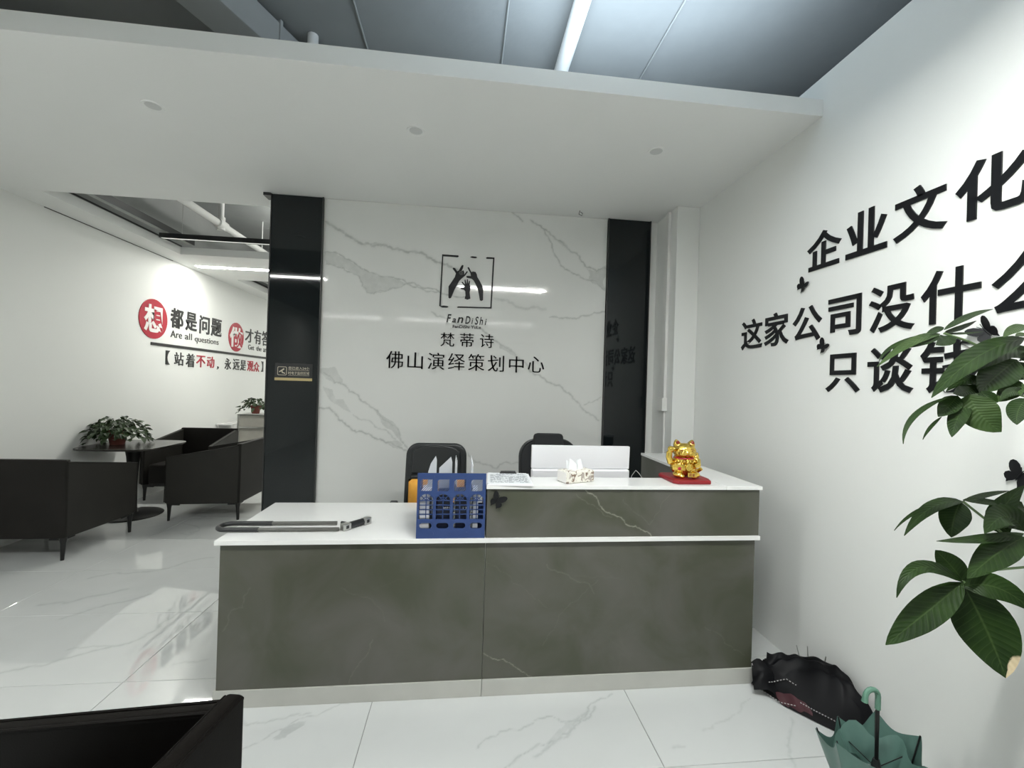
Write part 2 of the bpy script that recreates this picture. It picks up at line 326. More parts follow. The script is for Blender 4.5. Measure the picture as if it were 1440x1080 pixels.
LEAVES= [(1340,1020,1009,1190,990,945,1049,960,888,72,1,0),(1340,1020,1009,1187,1000,1061,1098,980,993,35,0.8,0),(1339,1020,1014,1316,1035,1052,1290,1050,1084,60,1,0),(1341,1020,1002,1363,980,898,1363,940,806,125,1,1),(1337,1020,996,1379,975,1016,1426,930,972,66,0.9,0),(1554,1040,1121,1440,1020,1084,1325,1000,1028,73,1,0),(1583,1060,1124,1425,1030,1122,1231,1000,1127,29,0.8,0),(1596,1100,1110,1607,1130,1160,1731,1160,1237,64,1,0),(1613,1080,1123,1508,1050,1177,1401,1020,1138,69,0.9,0),(1703,1140,1170,1646,1120,1169,1551,1100,1123,80,0.9,0),(1490,1140,1192,1348,1110,1184,1228,1080,1113,35,0.8,0),(1487,1150,1190,1342,1135,1169,1241,1120,1114,12,0.8,0),(1482,1140,1192,1435,1120,1150,1402,1100,1100,71,1,0),(1490,1140,1194,1614,1170,1206,1733,1200,1210,18,0.8,0),(1489,1140,1197,1588,1150,1189,1673,1160,1177,23,0.8,0),(1434,1160,1705,1572,1200,1760,1712,1240,1795,22,0.8,0),(1434,1160,1695,1529,1190,1720,1624,1220,1750,19,0.8,0),(1434,1160,1694,1527,1180,1701,1624,1200,1713,9,0.8,0),(1444,1150,1687,1411,1135,1671,1359,1120,1653,41,1,0),(1422,1160,1692,1290,1130,1659,1151,1100,1582,26,0.85,0),(1440,1200,1699,1299,1185,1656,1230,1170,1601,13,0.8,0),(1446,1170,1714,1402,1160,1702,1356,1150,1678,20,0.9,0),(1414,1150,1688,1359,1140,1665,1284,1130,1643,15,0.8,0),(1629,1100,1683,1415,1060,1617,1229,1020,1499,61,0.9,0),(1689,1140,1663,1516,1100,1624,1348,1060,1551,55,0.9,0),(1604,1100,1618,1507,1075,1572,1414,1050,1517,86,1,0),(1369,1040,1512,1366,1010,1458,1388,980,1416,83,1,0),(1382,1050,1496,1316,1025,1449,1268,1000,1398,41,1,0),(1359,1060,1507,1314,1045,1479,1263,1030,1449,47,1,0),(1327,1060,1502,1191,1030,1449,1127,1000,1378,15,0.7,0),(1298,1050,1448,1246,1035,1419,1207,1020,1388,9,0.7,0),(1492,1000,1505,1444,985,1473,1419,970,1436,47,1,0),(1405,1040,1521,1405,1020,1502,1404,1000,1493,35,1,0),(1562,1070,1558,1510,1050,1523,1441,1030,1494,48,0.9,0),(1660,1120,1561,1629,1110,1586,1594,1100,1610,73,1,0),(1449,1080,1538,1386,1060,1520,1320,1040,1512,44,0.9,0),(1495,1100,1522,1433,1090,1554,1347,1080,1518,37,0.8,0),(1630,1100,1719,1562,1080,1703,1499,1060,1675,29,0.9,0),(1660,1120,1699,1626,1110,1693,1597,1100,1686,17,0.9,0),(1707,1150,1620,1664,1135,1636,1598,1120,1624,35,0.9,0),(1562,1050,1517,1498,1035,1523,1436,1020,1496,28,0.9,0),(1632,1100,1645,1607,1090,1647,1584,1080,1633,25,0.9,0)]
PETIOLES= [[(1.34, 1.02, 1.009), (1.47, 1.05, 1.01), (1.42, 1.02, 1.05)], [(1.584, 1.06, 1.12), (1.45, 1.03, 1.12)], [(1.49, 1.14, 1.192), (1.563, 1.12, 1.13), (1.632, 1.1, 1.067), (1.45, 1.03, 1.05)], [(1.434, 1.16, 1.695), (1.471, 1.14, 1.663), (1.531, 1.14, 1.64), (1.42, 1.1, 1.4), (1.5, 1.03, 1.25)], [(1.409, 1.05, 1.517), (1.501, 1.07, 1.543), (1.4, 1.05, 1.38), (1.5, 1.03, 1.2)], [(1.631, 1.1, 1.692), (1.45, 1.05, 1.45), (1.5, 1.03, 1.3)]]
# ------------------------------------------------------------------ stone slabs with their real veins
def jag(pts, rng, rough=.16, depth=3):
    pts = [np.array(p, float) for p in pts]
    for _ in range(depth):
        out = [pts[0]]
        for a, b in zip(pts, pts[1:]):
            d = b-a; n = np.array([-d[1], d[0]]); out += [(a+b)/2+n*rng.uniform(-rough, rough), b]
        pts = out
    return pts
def vein_values(P, veins, patches, seed=3):
    rng = random.Random(seed); val = np.zeros(len(P))
    for w_, a_, pts in veins:
        pts = jag([(x/1000, y/1000) for x, y in pts], rng); n = len(pts)
        allp = np.array(pts); lo, hi = allp.min(0)-.04, allp.max(0)+.04
        idx = np.nonzero((P[:, 0] > lo[0]) & (P[:, 0] < hi[0]) & (P[:, 1] > lo[1]) & (P[:, 1] < hi[1]))[0]
        if not len(idx): continue
        Q = P[idx]; best = np.zeros(len(idx)); ww = w_/1000*.5
        for i, (a, b) in enumerate(zip(pts, pts[1:])):
            d = b-a; L = d@d+1e-12; t = np.clip(((Q-a)@d)/L, 0, 1); r = Q-a-t[:, None]*d
            dist = np.sqrt((r**2).sum(1)); wl = ww*(.55+.9*abs(math.sin(i*.7+seed)))
            best = np.maximum(best, np.clip(1.35-dist/wl, 0, 1)*.85+np.clip(1-dist/(wl*3.2), 0, 1)*.28)
        val[idx] = np.maximum(val[idx], np.minimum(best, 1)*a_)
    for a_, pts in patches:
        pts = np.array(jag([(x/1000, y/1000) for x, y in pts+[pts[0]]], rng, .1, 2))
        lo, hi = pts.min(0), pts.max(0)
        idx = np.nonzero((P[:, 0] > lo[0]) & (P[:, 0] < hi[0]) & (P[:, 1] > lo[1]) & (P[:, 1] < hi[1]))[0]
        if not len(idx): continue
        Q = P[idx]; ins = np.zeros(len(idx), bool)
        for a, b in zip(pts, pts[1:]):
            c = (a[1] > Q[:, 1]) != (b[1] > Q[:, 1])
            if abs(b[1]-a[1]) < 1e-12: continue
            ins ^= c & (Q[:, 0] < (b[0]-a[0])*(Q[:, 1]-a[1])/(b[1]-a[1])+a[0])
        val[idx] = np.maximum(val[idx], ins*a_)
    return val
def slab(name, m, u0, u1, v0, v1, t, mtx, step, veins, patches, parent, seed=3, bev=.0015):
    """slab: finely gridded face at w=0, sides going back to w=-t; colour attribute 'vein'"""
    nu, nv = max(2, int((u1-u0)/step)+1), max(2, int((v1-v0)/step)+1)
    U = np.linspace(u0+bev, u1-bev, nu); V = np.linspace(v0+bev, v1-bev, nv)
    g = np.stack(np.meshgrid(U, V, indexing='ij'), -1).reshape(-1, 2); N = len(g)
    co = np.zeros((N, 3)); co[:, :2] = g
    i, j = np.meshgrid(np.arange(nu-1), np.arange(nv-1), indexing='ij'); a = (i*nv+j).ravel()
    F = np.stack([a, a+nv, a+nv+1, a+1], -1).tolist()
    ring = [k*nv for k in range(nu)]+[(nu-1)*nv+k for k in range(1, nv)]+[k*nv+nv-1 for k in range(nu-2, -1, -1)]+[k for k in range(nv-2, 0, -1)]
    cx, cy = (u0+u1)/2, (v0+v1)/2; hx, hy = (u1-u0)/2, (v1-v0)/2; e = []
    for d_, z in ((0, -bev), (0, -t)):
        base = N+len(e)
        for k in ring:
            x, y = g[k]; x = u0 if x <= u0+bev+1e-9 else (u1 if x >= u1-bev-1e-9 else x); y = v0 if y <= v0+bev+1e-9 else (v1 if y >= v1-bev-1e-9 else y)
            e.append((x, y, z))
        prev = ring if d_ == 0 and z == -bev else [N+q for q in range(len(ring))]
        for q in range(len(ring)):
            q2 = (q+1) % len(ring); F.append([prev[q2], prev[q], base+q, base+q2])
    co = np.vstack([co, np.array(e)])
    F.append([N+len(ring)+q for q in range(len(ring))][::-1])
    me = bpy.data.meshes.new(name); me.from_pydata(co.tolist(), [], F)
    val = vein_values(co[:, :2], veins, patches, seed) if veins is not None else np.zeros(len(co))
    ca = me.color_attributes.new('vein', 'FLOAT_COLOR', 'POINT')
    c4 = np.ones((len(co), 4), np.float32); c4[:, 0] = c4[:, 1] = c4[:, 2] = val
    ca.data.foreach_set('color', c4.ravel())
    me.transform(mtx); me.update()
    return link(name, me, m, parent)

# ------------------------------------------------------------------ setting
H = 3.0
fl = struct(box('floor', 'grout', -4.1, 2.1, -5.1, 12.2, -.08, -.004))
FM = frame_m((0, 0, 0), (1, 0, 0), (0, 1, 0))
xs = [-3.86]+[-.385+1.22*k for k in range(-2, 2)]+[1.88]
ys = [2.30+.655*k for k in range(-11, 15)]; ys = [-5.0]+[y for y in ys if -4.9 < y < 12]+[12.1]
far = {}; J = .0013
for i in range(len(xs)-1):
    for j in range(len(ys)-1):
        x0, x1, y0, y1 = xs[i]+J, xs[i+1]-J, ys[j]+J, ys[j+1]-J
        if 1.5 < y1 < 4.4 and y0 > .9:
            slab('tile', 'floor', x0, x1, y0, y1, .006, FM, .0085, FLOOR_VEINS, FLOOR_PATCHES, fl, 5)
        else:
            key = (round(x1-x0, 3), round(y1-y0, 3))
            if key not in far:
                far[key] = MB().box(0, x1-x0, 0, y1-y0, -.006, 0, .001, 1).mesh('tile'); far[key].materials.append(M['floorfar'])
            o = bpy.data.objects.new('tile', far[key]); COL.objects.link(o); o.parent = fl; o.location = (x0, y0, 0)

struct(box('wall_right', 'paint', 1.88, 2.05, -5.1, 12.2, -.05, 3.22))
struct(box('wall_right_outer', 'raw', 3.2, 3.35, -5.2, 12.3, 3.0, 4.0))
struct(box('trim_10', 'raw', 2.05, 3.2, -5.2, 12.3, 3.0, 3.1))
struct(box('wall_left', 'paint', -4.03, -3.86, -5.1, 12.2, -.05, 3.09))
struct(box('wall_left_upper', 'rawwall', -4.03, -3.87, -5.1, 12.2, 3.09, 4.0))
struct(box('wall_rear', 'paint', -4.1, 3.35, -5.2, -5.03, -.05, 4.0))
struct(box('wall_far', 'paint', -4.1, 3.35, 12.1, 12.3, -.05, 4.0))
struct(box('ceiling', 'raw', -4.1, 3.35, -5.2, 12.3, 3.85, 4.0))
wb = struct(box('wall_back', 'paint', -1.59, 1.875, 3.80, 3.95, 0, 3.0))
slab('marble_panel', 'marble', -1.197, 1.222, .0, 2.998, .05, BW, .0058, MARBLE_VEINS, MARBLE_PATCHES, wb, 3)
# pilaster in the right corner
wp = struct(box('trim_1', 'paint', 1.686, 1.879, 3.37, 3.80, 0, 2.999, bev=.003))
struct(box('trim_2', 'paint', 1.612, 1.686, 3.745, 3.80, 0, 2.999))
# dropped ceiling: a white frame around openings
struct(box('ceiling_dropped_front', 'soffit', -3.86, 1.88, 2.146, 4.02, H, H+.09, bev=.002))
struct(box('ceiling_dropped_left', 'soffit', -3.86, -3.55, 4.02, 9.6, H, H+.09))
struct(box('ceiling_dropped_middle', 'soffit', -3.55, 1.88, 5.80, 7.15, H, H+.09))
struct(box('ceiling_dropped_far', 'soffit', -3.86, 1.88, 9.6, 12.1, H, H+.09))
struct(box('trim_3', 'blackedge', -3.546, -3.536, 4.02, 5.80, H+.09, H+.105))
struct(box('trim_4', 'rawwall', -3.46, -3.40, 4.02, 5.80, H+.115, H+.175))
struct(box('trim_5', 'blackedge', -3.40, -3.39, 4.02, 5.80, H+.115, H+.185))
struct(box('trim_6', 'blackedge', -3.86, -3.852, 4.40, 6.15, H-.006, H))
struct(box('trim_7', 'blackedge', -3.546, -3.536, 7.15, 9.6, H+.09, H+.12))
struct(box('trim_8', 'rawwall', -3.45, -3.39, 7.15, 9.6, H+.12, H+.18))
struct(box('ceiling_beam', 'rawwall', -3.86, 1.6, 8.4, 8.7, 3.45, 3.849))
struct(box('ceiling_beam', 'rawwall', -3.86, 1.6, 3.9, 4.1, 3.5, 3.849))
# fire pipes and conduits above the dropped ceiling
p = empty('ceiling_pipe', 'long white pipe under the raw ceiling above the lounge opening, with a tee', 'pipe', (-3.09, 6, 3.4))
MB().tube([(0, -1.95, 0), (0, 2.4, 0)], .042, 14).build('pipe_run', 'pipe', p)
MB().tube([(0, -.2, -.02), (0, -.2, .445)], .03, 12).build('riser', 'pipe', p)
MB().tube([(0, -.29, 0), (0, -.11, 0)], .06, 14).tube([(0, -.2, -.07), (0, -.2, .09)], .045, 12).build('tee', 'pipe', p)
MB().tube([(0, .9, .04), (0, .9, .445)], .008, 6).build('hanger', 'pipe', p)
p = empty('ceiling_pipe', 'white pipe running away under the raw ceiling above the reception desk', 'pipe', (.62, 2.6, 3.76))
MB().tube([(0, -3.4, 0), (0, 1.5, 0)], .05, 14).build('pipe_run', 'pipe', p)
for yy in (-1.2, .2): MB().box(-.012, .012, yy, yy+.02, .045, .088).build('clamp', 'rawwall', p)
tag(cyl('pipe_drop', 'pipe', (-1.1, 3.1, 3.09), (-1.1, 3.1, 3.849), .035), 'short upright white pipe standing above the dropped ceiling edge', 'pipe')
p = empty('air_duct', 'pale grey duct crossing the raw ceiling at upper left', 'duct', (-1.75, 2.2, 3.7), math.radians(-24))
MB().box(-.13, .13, -1.6, 1.5, -.09, .12, .02).build('duct_run', 'rawwall', p)
for yy in (-.9, 0, .9): MB().box(-.14, .14, yy, yy+.02, -.10, .13).build('flange', 'rawwall', p)
for k, (x, y0, y1) in enumerate(((.2, .5, 3.6), (1.25, .5, 3.6), (-.75, .5, 3.6))):
    tag(cyl('ceiling_wire', 'rawwall', (x, y0, 3.84), (x, y1, 3.84), .006, seg=6), ('thin cable on the raw grey ceiling, just left of the white pipe', 'thin cable on the raw grey ceiling, between the white pipe and the right beam', 'thin cable on the raw grey ceiling, leftmost of three')[k], 'cable', 'thin ceiling cables')
for k, (x, z0) in enumerate(((-3.62, 3.05), (-3.38, 3.05), (-3.22, 3.05), (-2.35, 3.05))):
    tag(cyl('wall_conduit', 'rawwall', (x, 8.38, 3.1), (x, 8.38, 3.84), .012, seg=6), ('thin upright conduit above the lounge, leftmost by the wall', 'thin upright conduit above the lounge, left one of the close middle pair', 'thin upright conduit above the lounge, right one of the close middle pair', 'thin upright conduit above the lounge, rightmost and set apart')[k], 'conduit', 'upright conduits above the lounge')

# black pillars either side of the marble
def pillar(x0, x1, label):
    e = empty('pillar', label, 'pillar', ((x0+x1)/2, 3.75, 0)); h = (x1-x0)/2
    MB().box(-h, h, -.03, .045, .0, 2.998, .006, 2).build('front_panel', 'blackglass', e)
    MB().box(-h, -h+.012, .045, .25, 0, 2.998).build('side_panel', 'blackglass', e)
    for s in (-1, 1): MB().box(s*h-.004 if s > 0 else -h-.004, s*h+.004 if s > 0 else -h+.004, -.036, -.02, 0, 2.998).build('edge_trim', 'blackedge', e)
    return e
pillar(-1.603, -1.199, 'glossy black pillar left of the marble wall with a small sign')
pillar(1.228, 1.612, 'glossy black pillar right of the marble wall')
struct(box('trim_9', 'blackedge', -1.66, -1.604, 3.70, 3.80, 2.975, 2.998))

# trunking on the pilaster
e = empty('cable_trunking', 'white vertical cable trunking with a small box in the right corner', 'trunking', (1.685, 3.50, 0))
MB().box(-.025, 0, -.028, .028, 1.42, 2.99, .004).build('upper_channel', 'pipe', e)
MB().box(-.045, 0, -.045, .045, 1.32, 1.43, .005).build('junction_box', 'pipe', e)
MB().box(-.015, 0, -.018, .018, .3, 1.32, .003).build('lower_channel', 'pipe', e)

# downlights
def downlight(x, y, label):
    e = empty('downlight', label, 'downlight', (x, y, H), group='round downlights in the dropped ceiling')
    MB().lathe([(.040, -.001), (.053, -.005), (.055, -.002), (.055, 0), (.040, 0)], seg=28).build('ring', 'soffit', e)
    MB().lathe([(.0, -.002), (.036, -.002), (.040, -.0005), (0, 0)], seg=24).build('lens', 'lens', e)
downlight(-1.778, 2.632, 'round recessed downlight, leftmost in the white dropped ceiling')
downlight(-.333, 2.639, 'round recessed downlight, middle one in the white dropped ceiling')
downlight(1.159, 2.623, 'round recessed downlight, nearest the right wall in the white dropped ceiling')
# stray wire at the ceiling edge
tag(MB().tube([(.93, 3.60, 2.998), (.925, 3.61, 2.97), (.95, 3.60, 2.955), (.955, 3.6, 2.975), (.935, 3.6, 2.985)], .003, 6).build('wire_end', 'black'),
    'short black wire end hanging from the ceiling above the marble', 'wire')

# linear lamps
def linear_lamp(name, label, x0, x1, y, z, m, body='black', wd=.05, hd=.05, susp=True, group=None):
    e = empty(name, label, 'lamp', ((x0+x1)/2, y, z), group=group); h = (x1-x0)/2
    o = MB().box(-h, h, -wd/2, wd/2, 0, hd, .002)
    if susp:
        for s in (-1, 1): o.box(-h, h, s*wd/2-.002, s*wd/2+.002, -.006, .01).box(s*h-.002, s*h+.002, -wd/2, wd/2, -.006, .01)
    o.build('housing', body, e)
    MB().box(-h+.01, h-.01, -wd/2+.003, wd/2-.003, -.003, .0).build('diffuser', m, e)
    if susp:
        for s in (-1, 1): MB().tube([(s*h*.8, 0, hd), (s*h*.8, 0, 3.85-z)], .003, 6).build('suspension_wire', 'chrome', e)
    return e
linear_lamp('linear_lamp', 'lit linear lamp hanging above the reception, right of the desk middle', -.14, 1.25, .72, 3.0, 'lamp_front')
linear_lamp('linear_lamp', 'lit linear lamp hanging in front of the dropped ceiling at left', -3.05, -2.10, .72, 3.0, 'lamp_front')
for x in (-3.4, -1.6, .2):
    linear_lamp('linear_lamp', 'dim linear lamp hanging far behind the viewer', x, x+1.4, -3.1, 3.0, 'lamp_rear', group='rear linear lamps')
linear_lamp('linear_lamp', 'dimly glowing black linear lamp with white diffuser hanging in the lounge ceiling opening', -3.46, -1.2, 5.3, 3.045, 'lampdim')
linear_lamp('led_strip', 'bright white LED strip set in the lounge ceiling band', -3.71, -.2, 6.4, H-.002, 'lamp_lounge', 'soffit', .08, .004, False)
linear_lamp('linear_lamp', 'added unseen linear light farther back in the lounge', -3.3, -.6, 10.2, H-.002, 'lamp_lounge', 'soffit', .08, .004, False)  # added out of view to spread light along the lounge wall
# ------------------------------------------------------------------ lettering on the right wall
def wall_word(name, label, boxes, mtx, flip, t, m, offset=0., thicken=0, group=None):
    e = empty(name, label, 'lettering', (0, 0, 0))
    for b in boxes:
        ch, a, c, z0, z1 = b[:5]; mm = b[5] if len(b) > 5 else m
        u0, u1 = (-a, -c) if flip else (a, c)
        glyph(ch, (u0, u1, z0, z1), mtx, t, mm, e, offset, thicken=thicken)
    return e
wall_word('wall_lettering', 'top line of large black characters on the right wall, rising to the frame edge',
          [('企', 2.224, 2.004, 2.172, 2.375), ('业', 1.976, 1.764, 2.172, 2.386), ('文', 1.734, 1.518, 2.174, 2.391), ('化', 1.49, 1.256, 2.170, 2.389)],
          RW, True, .006, 'acrylic', .022)
wall_word('wall_lettering', 'long middle line of black characters on the right wall, above the plant leaves',
          [('这', 2.784, 2.575, 1.783, 1.982), ('家', 2.555, 2.349, 1.785, 1.989), ('公', 2.317, 2.112, 1.791, 1.986), ('司', 2.071, 1.882, 1.796, 1.992),
           ('没', 1.841, 1.633, 1.788, 2.001), ('什', 1.608, 1.398, 1.795, 2.01), ('么', 1.365, 1.150, 1.795, 2.011)],
          RW, True, .006, 'acrylic', .016)
wall_word('wall_lettering', 'short bottom line of black characters on the right wall, partly behind plant leaves',
          [('只', 2.075, 1.88, 1.513, 1.706), ('谈', 1.84, 1.631, 1.516, 1.726), ('钱', 1.604, 1.395, 1.518, 1.728)],
          RW, True, .006, 'acrylic', .016)

# lettering on the marble
wall_word('sign_lettering', 'small black three-character line on the marble under the hands emblem',
          [('梵', -.214, -.097, 1.812, 1.93), ('蒂', -.049, .069, 1.813, 1.931), ('诗', .121, .24, 1.814, 1.931)], BW, False, .008, 'acrylic', -.008, .022)
wall_word('sign_lettering', 'wide black eight-character line on the marble, lowest of the sign',
          [('佛', -.659, -.52, 1.611, 1.755), ('山', -.484, -.356, 1.612, 1.751), ('演', -.317, -.176, 1.612, 1.754), ('绎', -.144, -.002, 1.612, 1.755),
           ('策', .025, .165, 1.612, 1.756), ('划', .194, .335, 1.612, 1.751), ('中', .378, .507, 1.609, 1.749), ('心', .543, .687, 1.615, 1.753)], BW, False, .008, 'acrylic', -.008, .022)
e = empty('sign_lettering', 'black brush-script word FanDiShi on the marble directly under the emblem frame', 'lettering')
for ch, a, b, z0, z1 in (('F', -.168, -.128, 2.018, 2.088), ('a', -.120, -.088, 2.018, 2.054), ('n', -.078, -.026, 2.017, 2.066), ('D', -.010, .034, 2.012, 2.078),
                         ('i', .044, .058, 2.012, 2.062), ('S', .072, .104, 2.008, 2.078), ('h', .112, .142, 2.008, 2.076), ('i', .158, .174, 2.008, 2.062)):
    glyph(ch, (a, b, z0, z1), BW, .006, 'acrylic', e, .014, shear=.22)
e = empty('sign_lettering', 'tiny black line FanDiShi YuLe on the marble under the brush-script word', 'lettering')
me = text_mesh('FanDiShi YuLe', .05, .016); fit(me, -.115, .126, 1.973, 1.999, .004); me.transform(BW); link('character', me, 'acrylic', e)

# emblem: square broken frame with three hands.   units: crop pixels of the emblem
def E2(x, y):   # emblem drawing coordinates -> marble metres
    y = y-(x-455)*.058; return (-.218+(x-460)*.001085, 2.591-(y-103)*.001085)
def poly_part(name, splines, t, mtx, m, parent):
    me = curve_mesh(splines, t); me.transform(Matrix.Translation((0, 0, t/2))); me.transform(mtx); return link(name, me, m, parent)
e = empty('hands_emblem', 'black square emblem on the marble with three hands inside a broken frame', 'emblem')
for pts in ([(457, 101), (583, 109), (586, 118), (578, 122), (465, 114), (457, 508), (446, 506)], [(448, 506), (480, 503), (512, 508), (518, 513), (508, 519), (470, 518)],
            [(675, 121), (690, 115), (722, 118), (731, 125), (716, 130), (690, 127)], [(800, 126), (812, 121), (868, 125), (857, 530), (588, 521), (584, 515), (596, 511), (846, 519), (857, 135), (806, 134)]):
    poly_part('frame_stroke', [[E2(*p) for p in pts]], .007, BW, 'acrylic', e)
handL = [(515, 440), (514, 352), (535, 320), (560, 280), (568, 250), (556, 232), (541, 214), (546, 205), (560, 209), (578, 234), (590, 228), (606, 196), (615, 183), (626, 188), (622, 208), (612, 232), (626, 226), (634, 246), (630, 262), (654, 232), (661, 238), (640, 268), (612, 292), (596, 310), (586, 330), (562, 376), (536, 442), (524, 448)]
handR = [(657, 206), (664, 200), (672, 208), (688, 240), (704, 236), (722, 240), (732, 258), (737, 280), (756, 310), (778, 350), (787, 380), (787, 462), (776, 469), (762, 463), (754, 420), (742, 372), (722, 330), (708, 306), (692, 292), (660, 286), (650, 280), (652, 271), (664, 270), (686, 272), (682, 250)]
handC = [(642, 450), (648, 424), (645, 392), (634, 378), (608, 372), (610, 364), (634, 362), (640, 352), (614, 322), (620, 316), (642, 338), (636, 302), (644, 299), (654, 334), (655, 296), (663, 297), (666, 332), (673, 309), (680, 312), (678, 342), (684, 352), (684, 380), (680, 400), (687, 450), (664, 458)]
for h_ in (handL, handR, handC): poly_part('hand', [[E2(*p) for p in h_]], .007, BW, 'acrylic', e)
me = text_mesh('@', .05, 0); u, v = E2(592, 262); fit(me, u, u+.034, v, v+.034, .0085); me.transform(BW); link('palm_swirl', me, 'gunmetal', e)

# lounge wall lettering (left wall)
def disc(yc, zc, ry, rz, label, ch, cb, extra):
    e = empty('red_disc_sign', label, 'sign')
    n = 40; poly_part('disc', [[(yc+ry*math.cos(2*math.pi*k/n), zc+rz*math.sin(2*math.pi*k/n)) for k in range(n)]], .008, LW, 'redvinyl', e)
    me = text_mesh(ch, .05, .03); fit(me, *cb, .012); me.transform(LW); link('character', me, 'whitevinyl', e); return e
disc(5.833, 2.186, .247, .245, 'larger red disc with a white character on the lounge wall', '想', (5.66, 6.0, 2.02, 2.36), None)
disc(7.795, 2.168, .242, .242, 'farther red disc mostly covered by a white character on the lounge wall', '做', (7.58, 8.0, 1.99, 2.335), None)
wall_word('wall_lettering', 'black four-character heading right of the larger red disc',
          [('都', 6.144, 6.405, 2.124, 2.388), ('是', 6.453, 6.708, 2.126, 2.387), ('问', 6.77, 7.017, 2.116, 2.386), ('题', 7.061, 7.344, 2.113, 2.388)], LW, False, .008, 'blackvinyl', .02)
wall_word('wall_lettering', 'black heading characters right of the farther red disc, cut by the pillar',
          [('才', 8.097, 8.383, 2.119, 2.366), ('有', 8.429, 8.694, 2.119, 2.375), ('答', 8.727, 9.0, 2.112, 2.388), ('案', 9.05, 9.33, 2.112, 2.388)], LW, False, .008, 'blackvinyl', .008)
e = empty('wall_lettering', 'small black English line Are all questions under the first heading', 'lettering')
for tx, a, b, z0, z1 in (('Are', 6.155, 6.386, 1.995, 2.09), ('all', 6.449, 6.602, 1.997, 2.088), ('questions', 6.671, 7.274, 1.963, 2.068)):
    me = text_mesh(tx, .05, -.002); fit(me, a, b, z0, z1, .005); me.transform(LW); link('word', me, 'blackvinyl', e)
e = empty('wall_lettering', 'small black English line Get the answer under the farther heading', 'lettering')
for tx, a, b, z0, z1 in (('Get', 8.214, 8.43, 1.995, 2.085), ('the', 8.52, 8.72, 1.995, 2.085), ('answer', 8.80, 9.28, 1.99, 2.06)):
    me = text_mesh(tx, .05, -.002); fit(me, a, b, z0, z1, .005); me.transform(LW); link('word', me, 'blackvinyl', e)
o = MB().box(5.799, 9.4, 1.862, 1.898, 0, .008, mtx=None); bmesh.ops.transform(o.bm, matrix=LW, verts=o.bm.verts[:])
tag(o.build('underline_bar', 'blackvinyl'), 'long thin black bar under the lounge wall headings', 'bar')
K = 'redvinyl'
wall_word('wall_lettering', 'bracketed lower line of black and red characters under the black bar',
          [('【', 6.074, 6.15, 1.632, 1.815), ('站', 6.244, 6.433, 1.628, 1.807), ('着', 6.486, 6.68, 1.616, 1.807), ('不', 6.721, 6.937, 1.622, 1.795, K), ('动', 6.983, 7.17, 1.623, 1.796, K),
           ('，', 7.246, 7.296, 1.607, 1.653), ('永', 7.468, 7.656, 1.613, 1.796), ('远', 7.718, 7.927, 1.617, 1.8), ('是', 7.959, 8.147, 1.612, 1.791),
           ('观', 8.2, 8.419, 1.605, 1.792, K), ('众', 8.437, 8.651, 1.602, 1.786, K), ('】', 8.73, 8.812, 1.608, 1.807)], LW, False, .008, 'blackvinyl', .006)

# monitoring notice on the left pillar
SM = frame_m((-1.535, 3.7145, 1.482), (1, 0, 0), (0, 0, 1))
e = empty('notice_plate', 'small black and gold camera notice on the left black pillar', 'sign')
o = MB().box(0, .292, 0, .14, -.004, 0, .001); bmesh.ops.transform(o.bm, matrix=SM, verts=o.bm.verts[:]); o.build('plate', 'black', e)
o = MB().box(0, .292, .0, .022, 0, .003); bmesh.ops.transform(o.bm, matrix=SM, verts=o.bm.verts[:]); o.build('gold_strip', 'goldflat', e)
def rr(x0, x1, y0, y1, r, n=4):
    out = []
    for cx, cy, a0 in ((x1-r, y1-r, 0), (x0+r, y1-r, 90), (x0+r, y0+r, 180), (x1-r, y0+r, 270)):
        out += [(cx+r*math.cos(math.radians(a0+90*k/n)), cy+r*math.sin(math.radians(a0+90*k/n))) for k in range(n+1)]
    return out
poly_part('icon_frame', [rr(.02, .092, .042, .112, .01), rr(.024, .088, .046, .108, .008)], .001, SM, 'signtext', e)
poly_part('camera_icon', [[(.032, .072), (.036, .066), (.050, .074), (.056, .060), (.074, .056), (.078, .050), (.080, .062), (.062, .068), (.058, .078), (.074, .090), (.070, .100)]], .001, SM, 'signtext', e)
for s, y0 in (('您已进入24小', .090), ('时电子监控区域', .050)):
    me = text_mesh(s, .05, .004); fit(me, .104, .268, y0, y0+.024, .001); me.transform(SM); link('character', me, 'signtext', e)
poly_part('rule', [[(.104, .083), (.268, .083), (.268, .0855), (.104, .0855)]], .001, SM, 'signtext', e)
poly_part('rule', [[(.104, .042), (.268, .042), (.268, .0445), (.104, .0445)]], .001, SM, 'signtext', e)

# butterflies
def butterfly(label, mtx, size, tilt, fold=.25, m='acrylic'):
    e = empty('butterfly', label, 'butterfly', group='black butterfly decals')
    up = [(0, 0), (.01, .10), (.09, .30), (.22, .47), (.38, .56), (.49, .55), (.54, .46), (.52, .32), (.45, .18), (.36, .07), (.22, -.01)]
    lo = [(0, .03), (.20, .04), (.38, .02), (.45, -.08), (.44, -.20), (.37, -.30), (.28, -.36), (.24, -.47), (.19, -.38), (.10, -.28), (.02, -.12)]
    R = Matrix.Rotation(tilt, 4, 'Z')
    for s in (1, -1):
        W_ = Matrix.Rotation(-fold*s, 4, 'Y')
        for q in (up, lo):
            me = curve_mesh([[(x*s*size, y*size) for x, y in q]], .002)
            me.transform(Matrix.Translation((0, 0, .004))); me.transform(mtx @ R @ W_); link('wing', me, m, e)
    b = MB().ell((0, .02*size, .006), (.035*size, .26*size, .035*size), seg=10).tube([(0, .2*size, .006), (.08*size, .42*size, .012)], .0012, 5).tube([(0, .2*size, .006), (-.08*size, .42*size, .012)], .0012, 5)
    bmesh.ops.transform(b.bm, matrix=mtx @ R, verts=b.bm.verts[:]); b.build('body', m, e)
def at_rw(y, z): return RW @ Matrix.Translation((-y, z, 0))
